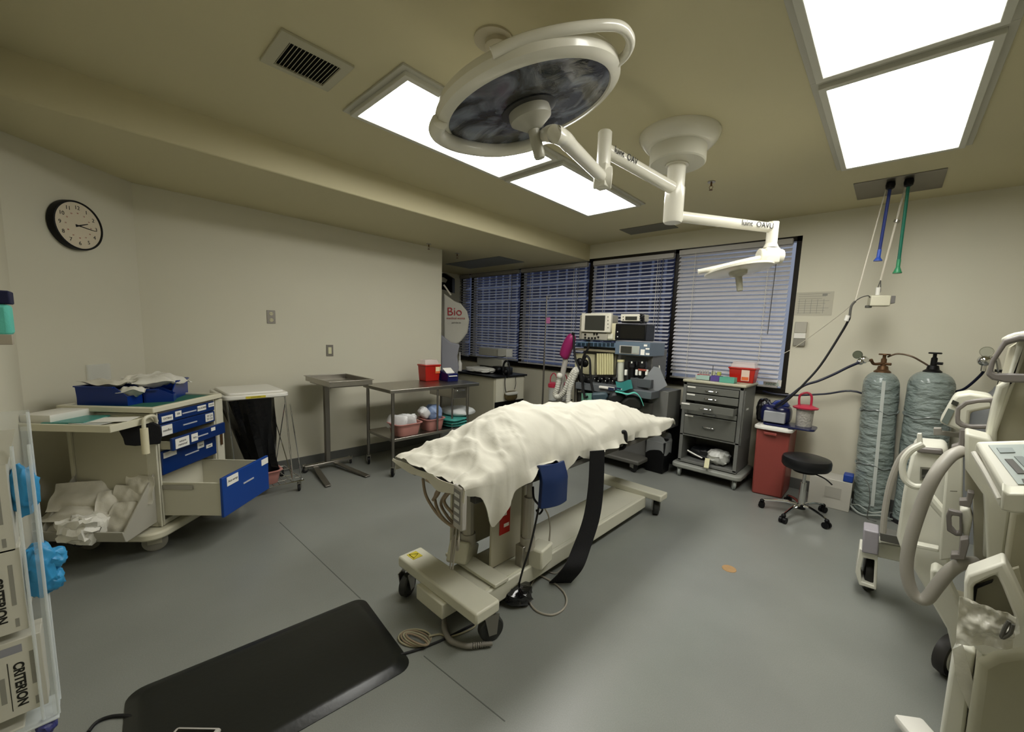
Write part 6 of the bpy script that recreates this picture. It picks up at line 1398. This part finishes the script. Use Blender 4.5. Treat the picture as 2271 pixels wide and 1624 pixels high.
m = MB(); m.tube([oc(2158, 1003, -.03), oc(2190, 1055, -.04), oc(2217, 1106, -.05)], .007, n=8); m.done('edge_rail', whitep, tp)
tr('console_skirt', cw, [(2222, 1085), (2236, 1095), (2400, 1095), (2400, 1142), (2245, 1139), (2219, 1132)], 1.72, .1, .012, 2230)
tr('pedestal', cw2, [(2245, 1135), (2400, 1135), (2400, 1500), (2240, 1300), (2228, 1250)], 2.0, .3, .01, 2230)
# lower housing with framed opening
m = MB(); tracef(m, [(2138, 1292), (2146, 1275), (2200, 1256), (2228, 1246), (2250, 1290), (2300, 1400), (2320, 1440), (2200, 1470), (2160, 1440), (2137, 1345)], [(2158, 1305), (2164, 1297), (2195, 1282), (2210, 1276), (2222, 1300), (2248, 1365), (2254, 1400), (2205, 1425), (2185, 1415), (2158, 1350)], 2200, 1.85, .10); m.done('housing_frame', clt, t, bevel=.012, seg=3)
tr('housing_back', cw2, [(2150, 1290), (2260, 1260), (2300, 1440), (2160, 1430)], 1.94, .02, 0, 2200)
tr('opening_edge', black, [(2155, 1342), (2160, 1305), (2166, 1300), (2203, 1288), (2200, 1293), (2168, 1306), (2162, 1340)], 1.92, .015, 0, 2200)
tr('lower_panel', mat('panel khaki', '9d9a84', .45), [(2165, 1470), (2200, 1452), (2400, 1420), (2400, 1800), (2120, 1800), (2160, 1520)], 1.83, .3, .025, 2200)
tr('side_leg', clt, [(2130, 1430), (2165, 1450), (2150, 1545), (2120, 1800), (2060, 1800), (2110, 1470)], 1.95, .1, .01, 2150)
o = MB(); P_, h_ = tplane(2180, 1.83)
def shb(a, b_):
    ax_, ay = 2128 + 125 * a - 8 * b_, 1318 + 45 * a + 105 * b_ * (1 - .35 * a)
    q = onp(ax_, ay, P_, h_); return q - h_ * (.02 + .035 * noise.noise(V((a * 3, b_ * 3, 1))) + .012 * noise.noise(V((a * 9, b_ * 9, 2))))
o.grid(shb, 26, 22, .001); o = o.done('plastic_cover', mat('crinkled clear sheet', 'dcdacd', .2, alpha=.62, bump=.6, bscale=18), ang=70); tag(o, 'crumpled clear plastic sheet hanging over the lower opening of the near console', 'plastic cover')
o = MB(); trace(o, [(2112, 1440), (2135, 1430), (2150, 1480), (2170, 1560), (2155, 1590), (2120, 1500)], 2150, 1.93, .004); o = o.done('plastic_cover', mat('crinkled clear sheet', 'dcdacd', .2, alpha=.62)); tag(o, 'narrow plastic strip hanging down beside the near console leg', 'plastic cover')
o = MB(); c_ = onz(2050, 1640, .05); o.box(c_, (.10, .16, .035), rz=.6, bev=.01); o = o.done('white_pedal', whitep); tag(o, 'white pedal edge at the bottom right of the frame', 'pedal')
m = MB(); m.tube([dep(x, y, 1.8) for x, y in [(2238, 1378), (2228, 1395), (2222, 1415), (2240, 1405), (2246, 1385)]], .005, n=8); o = m.done('dark_clip', dgrey); tag(o, 'dark clip under the plastic sheet of the near console', 'clip')

# ================= GLOVE RACK (near left) =================
XR_ = -1.72
def gx(x, y, X=XR_): return onx(x, y, X)
boxes = [(17, 1029, 33, 1222, 'top glove box in the wall rack, nearly cut off by the photo edge'), (49, 1212, 60, 1395, 'middle glove box in the wall rack with a blue glove spilling out'), (90, 1402, 108, 1560, 'bottom glove box in the wall rack with CRITERION in full')]
card = mat('glove box card', 'c9c7bb', .6)
for i, (x0, y0, x1, y1, lb) in enumerate(boxes):
    a, b_ = gx(x0, y0), gx(x1, y1); ye = (a.y + b_.y) / 2; z1, z0 = a.z, b_.z
    t = thing('glove_box', lb, 'glove box', (XR_ - .04, ye - .065, z0), 0, 'glove boxes in the wall rack')
    MB().b2(XR_ - .085, XR_, ye - .128, ye, z0, z1).done('carton', card, t, bevel=.002)
    # label face (+X): letters run downward
    text('CRITERION', .026, basis((XR_ + .0005, ye - .045, (z0 + z1) / 2 - .02), (0, 0, -1), (0, 1, 0)), ink, t, ext=.0004, bold=.0009, sx=1.0)
    m = MB(); m.b2(XR_ + .0001, XR_ + .0006, ye - .0635, ye - .0620, z0 + .02, z1 - .06); m.done('underline', ink, t, smooth=False)
    m = MB(); m.b2(XR_ + .0001, XR_ + .0005, ye - .024, ye - .016, z0 + .08, z1 - .045); m.done('print_line', greyl, t, smooth=False)
    m = MB(); m.b2(XR_ + .0001, XR_ + .0005, ye - .080, ye - .070, z0 + .05, z1 - .10); m.done('print_line', greyl, t, smooth=False)
    m = MB(); m.b2(XR_ + .0001, XR_ + .0005, ye - .022, ye - .015, z0 + .015, z0 + .04); m.done('size_print', greyl, t, smooth=False)
    if i == 2:
        MB().b2(XR_ + .0001, XR_ + .0004, ye - .10, ye - .035, z1 - .038, z1 - .015).done('grey_stripe', mat('stripe grey', '8e8f98', .6), t, smooth=False)
        MB().lathe([(.022, 0), (.022, .001), (.018, .001), (.018, .0005), (0, .0005)], (XR_, ye - .10, z1 - .03), ax=(1, 0, 0), n=24).done('seal_emblem', ink, t)
a, b_ = gx(17, 1029), gx(30, 955)
t0 = [o for o in bpy.data.objects if o.name == 'glove_box'][0]
m = MB(); yv = gx(17, 1029).y
m.prism([(XR_, yv - .128, a.z), (XR_, yv, a.z), (XR_ - .02, b_.y + .002, b_.z), (XR_ - .02, yv - .128, b_.z)], (-.002, 0, 0)); m.done('open_flap', card, t0, smooth=False)
# acrylic rack
t = thing('acrylic_rack', 'clear acrylic wall rack holding the glove boxes', 'glove rack', (XR_ - .1, -.16, .25))
yo = gx(128, 1540).y; zt = gx(62, 905).z; zb = gx(110, 1588).z
m = MB(); m.b2(XR_ + .004, XR_ + .008, yo - .012, yo, zb, zt - .05); m.b2(XR_ - .10, XR_ - .096, YN + .002, yo, zb, zt - .02); m.b2(XR_ - .1, XR_ + .008, yo - .004, yo, zb, gx(62, 990).z)
m.b2(XR_ - .1, XR_ + .02, YN + .002, yo + .0, zb - .006, zb)
m.done('panels', acryl, t, smooth=False)
for x, y, h1_ in ((XR_ + .006, yo - .001, zt - .10), (XR_ - .06, yo - .001, zt - .02), (XR_ + .006, yo - .03, zt - .10)):
    MB().cyl((x, y, zb), (x, y, h1_), .0035, n=8).done('edge', acrylE, t)
m = MB(); m.b2(XR_ - .1, XR_ + .02, YN + .002, yo, zb - .008, zb - .002); m.done('bottom_plate', acrylE, t, bevel=.002)
# gloves
def gl(px, s_, seed, lb, X=XR_ - .05):
    o = MB().pillow(gx(*px, X), s_, jit=.34, seed=seed, n=16, p=2.6).done('nitrile_glove', glove, ang=70); tag(o, lb, 'glove', 'blue gloves in the rack')
gl((50, 1085), (.06, .055, .13), 3, 'crumpled blue glove behind the clear panel of the rack top')
gl((88, 1262), (.07, .075, .15), 8, 'blue glove bulging from the middle glove box')
gl((112, 1240), (.05, .06, .06), 11, 'upper fingers of the spilling blue glove')
gl((115, 1285), (.05, .05, .06), 15, 'lower fingers of the spilling blue glove')
# small things under the rack
a = gx(60, 1600); t = thing('lower_box', 'pale box below the acrylic rack with a purple glove', 'glove box', (XR_ - .05, a.y - .05, a.z - .14))
MB().b2(XR_ - .1, XR_, YN + .005, a.y - .005, a.z - .15, a.z - .01).done('carton', card, t, bevel=.003)
MB().pillow(gx(104, 1610), (.05, .04, .04), jit=.3, seed=2).done('purple_glove', mat('purple nitrile', '3c3f78', .4), t)
# teal item on near wall (mask box / cap)
a = onx(20, 700, -2.2)
t = thing('teal_pouch', 'teal pouch with navy flap on the wall at the left edge', 'pouch', (-2.3, YN + .04, 1.62))
a0, a1, a2 = gx(19, 675, -2.3), gx(15, 745, -2.3), gx(20, 645, -2.3)
MB().b2(-2.42, -2.3, YN + .002, a0.y, a1.z, a0.z).done('pouch_body', teal, t, bevel=.012)
MB().b2(-2.43, -2.3, YN + .002, a2.y, a0.z + .001, a2.z).done('flap', mat('navy cloth', '12143a', .8), t, bevel=.004)
a3 = gx(20, 765, -2.3); MB().b2(-2.34, -2.3, YN + .002, gx(27, 745, -2.3).y, a3.z, gx(20, 742, -2.3).z).done('beige_tab', mat('tab beige', 'a59c8c', .6), t, bevel=.002)
# ---- turn lettering into real meshes ----
bpy.context.view_layer.update()
dg = bpy.context.evaluated_depsgraph_get()
for o in [o for o in bpy.data.objects if o.type == 'FONT']:
    me = bpy.data.meshes.new_from_object(o.evaluated_get(dg))
    nm = o.name.split('.')[0]
    n_ = bpy.data.objects.new(nm, me); COL.objects.link(n_)
    if o.parent: n_.parent = o.parent
    n_.matrix_basis = o.matrix_basis.copy()
    if not me.materials: me.materials.append(o.data.materials[0])
    bpy.data.objects.remove(o)
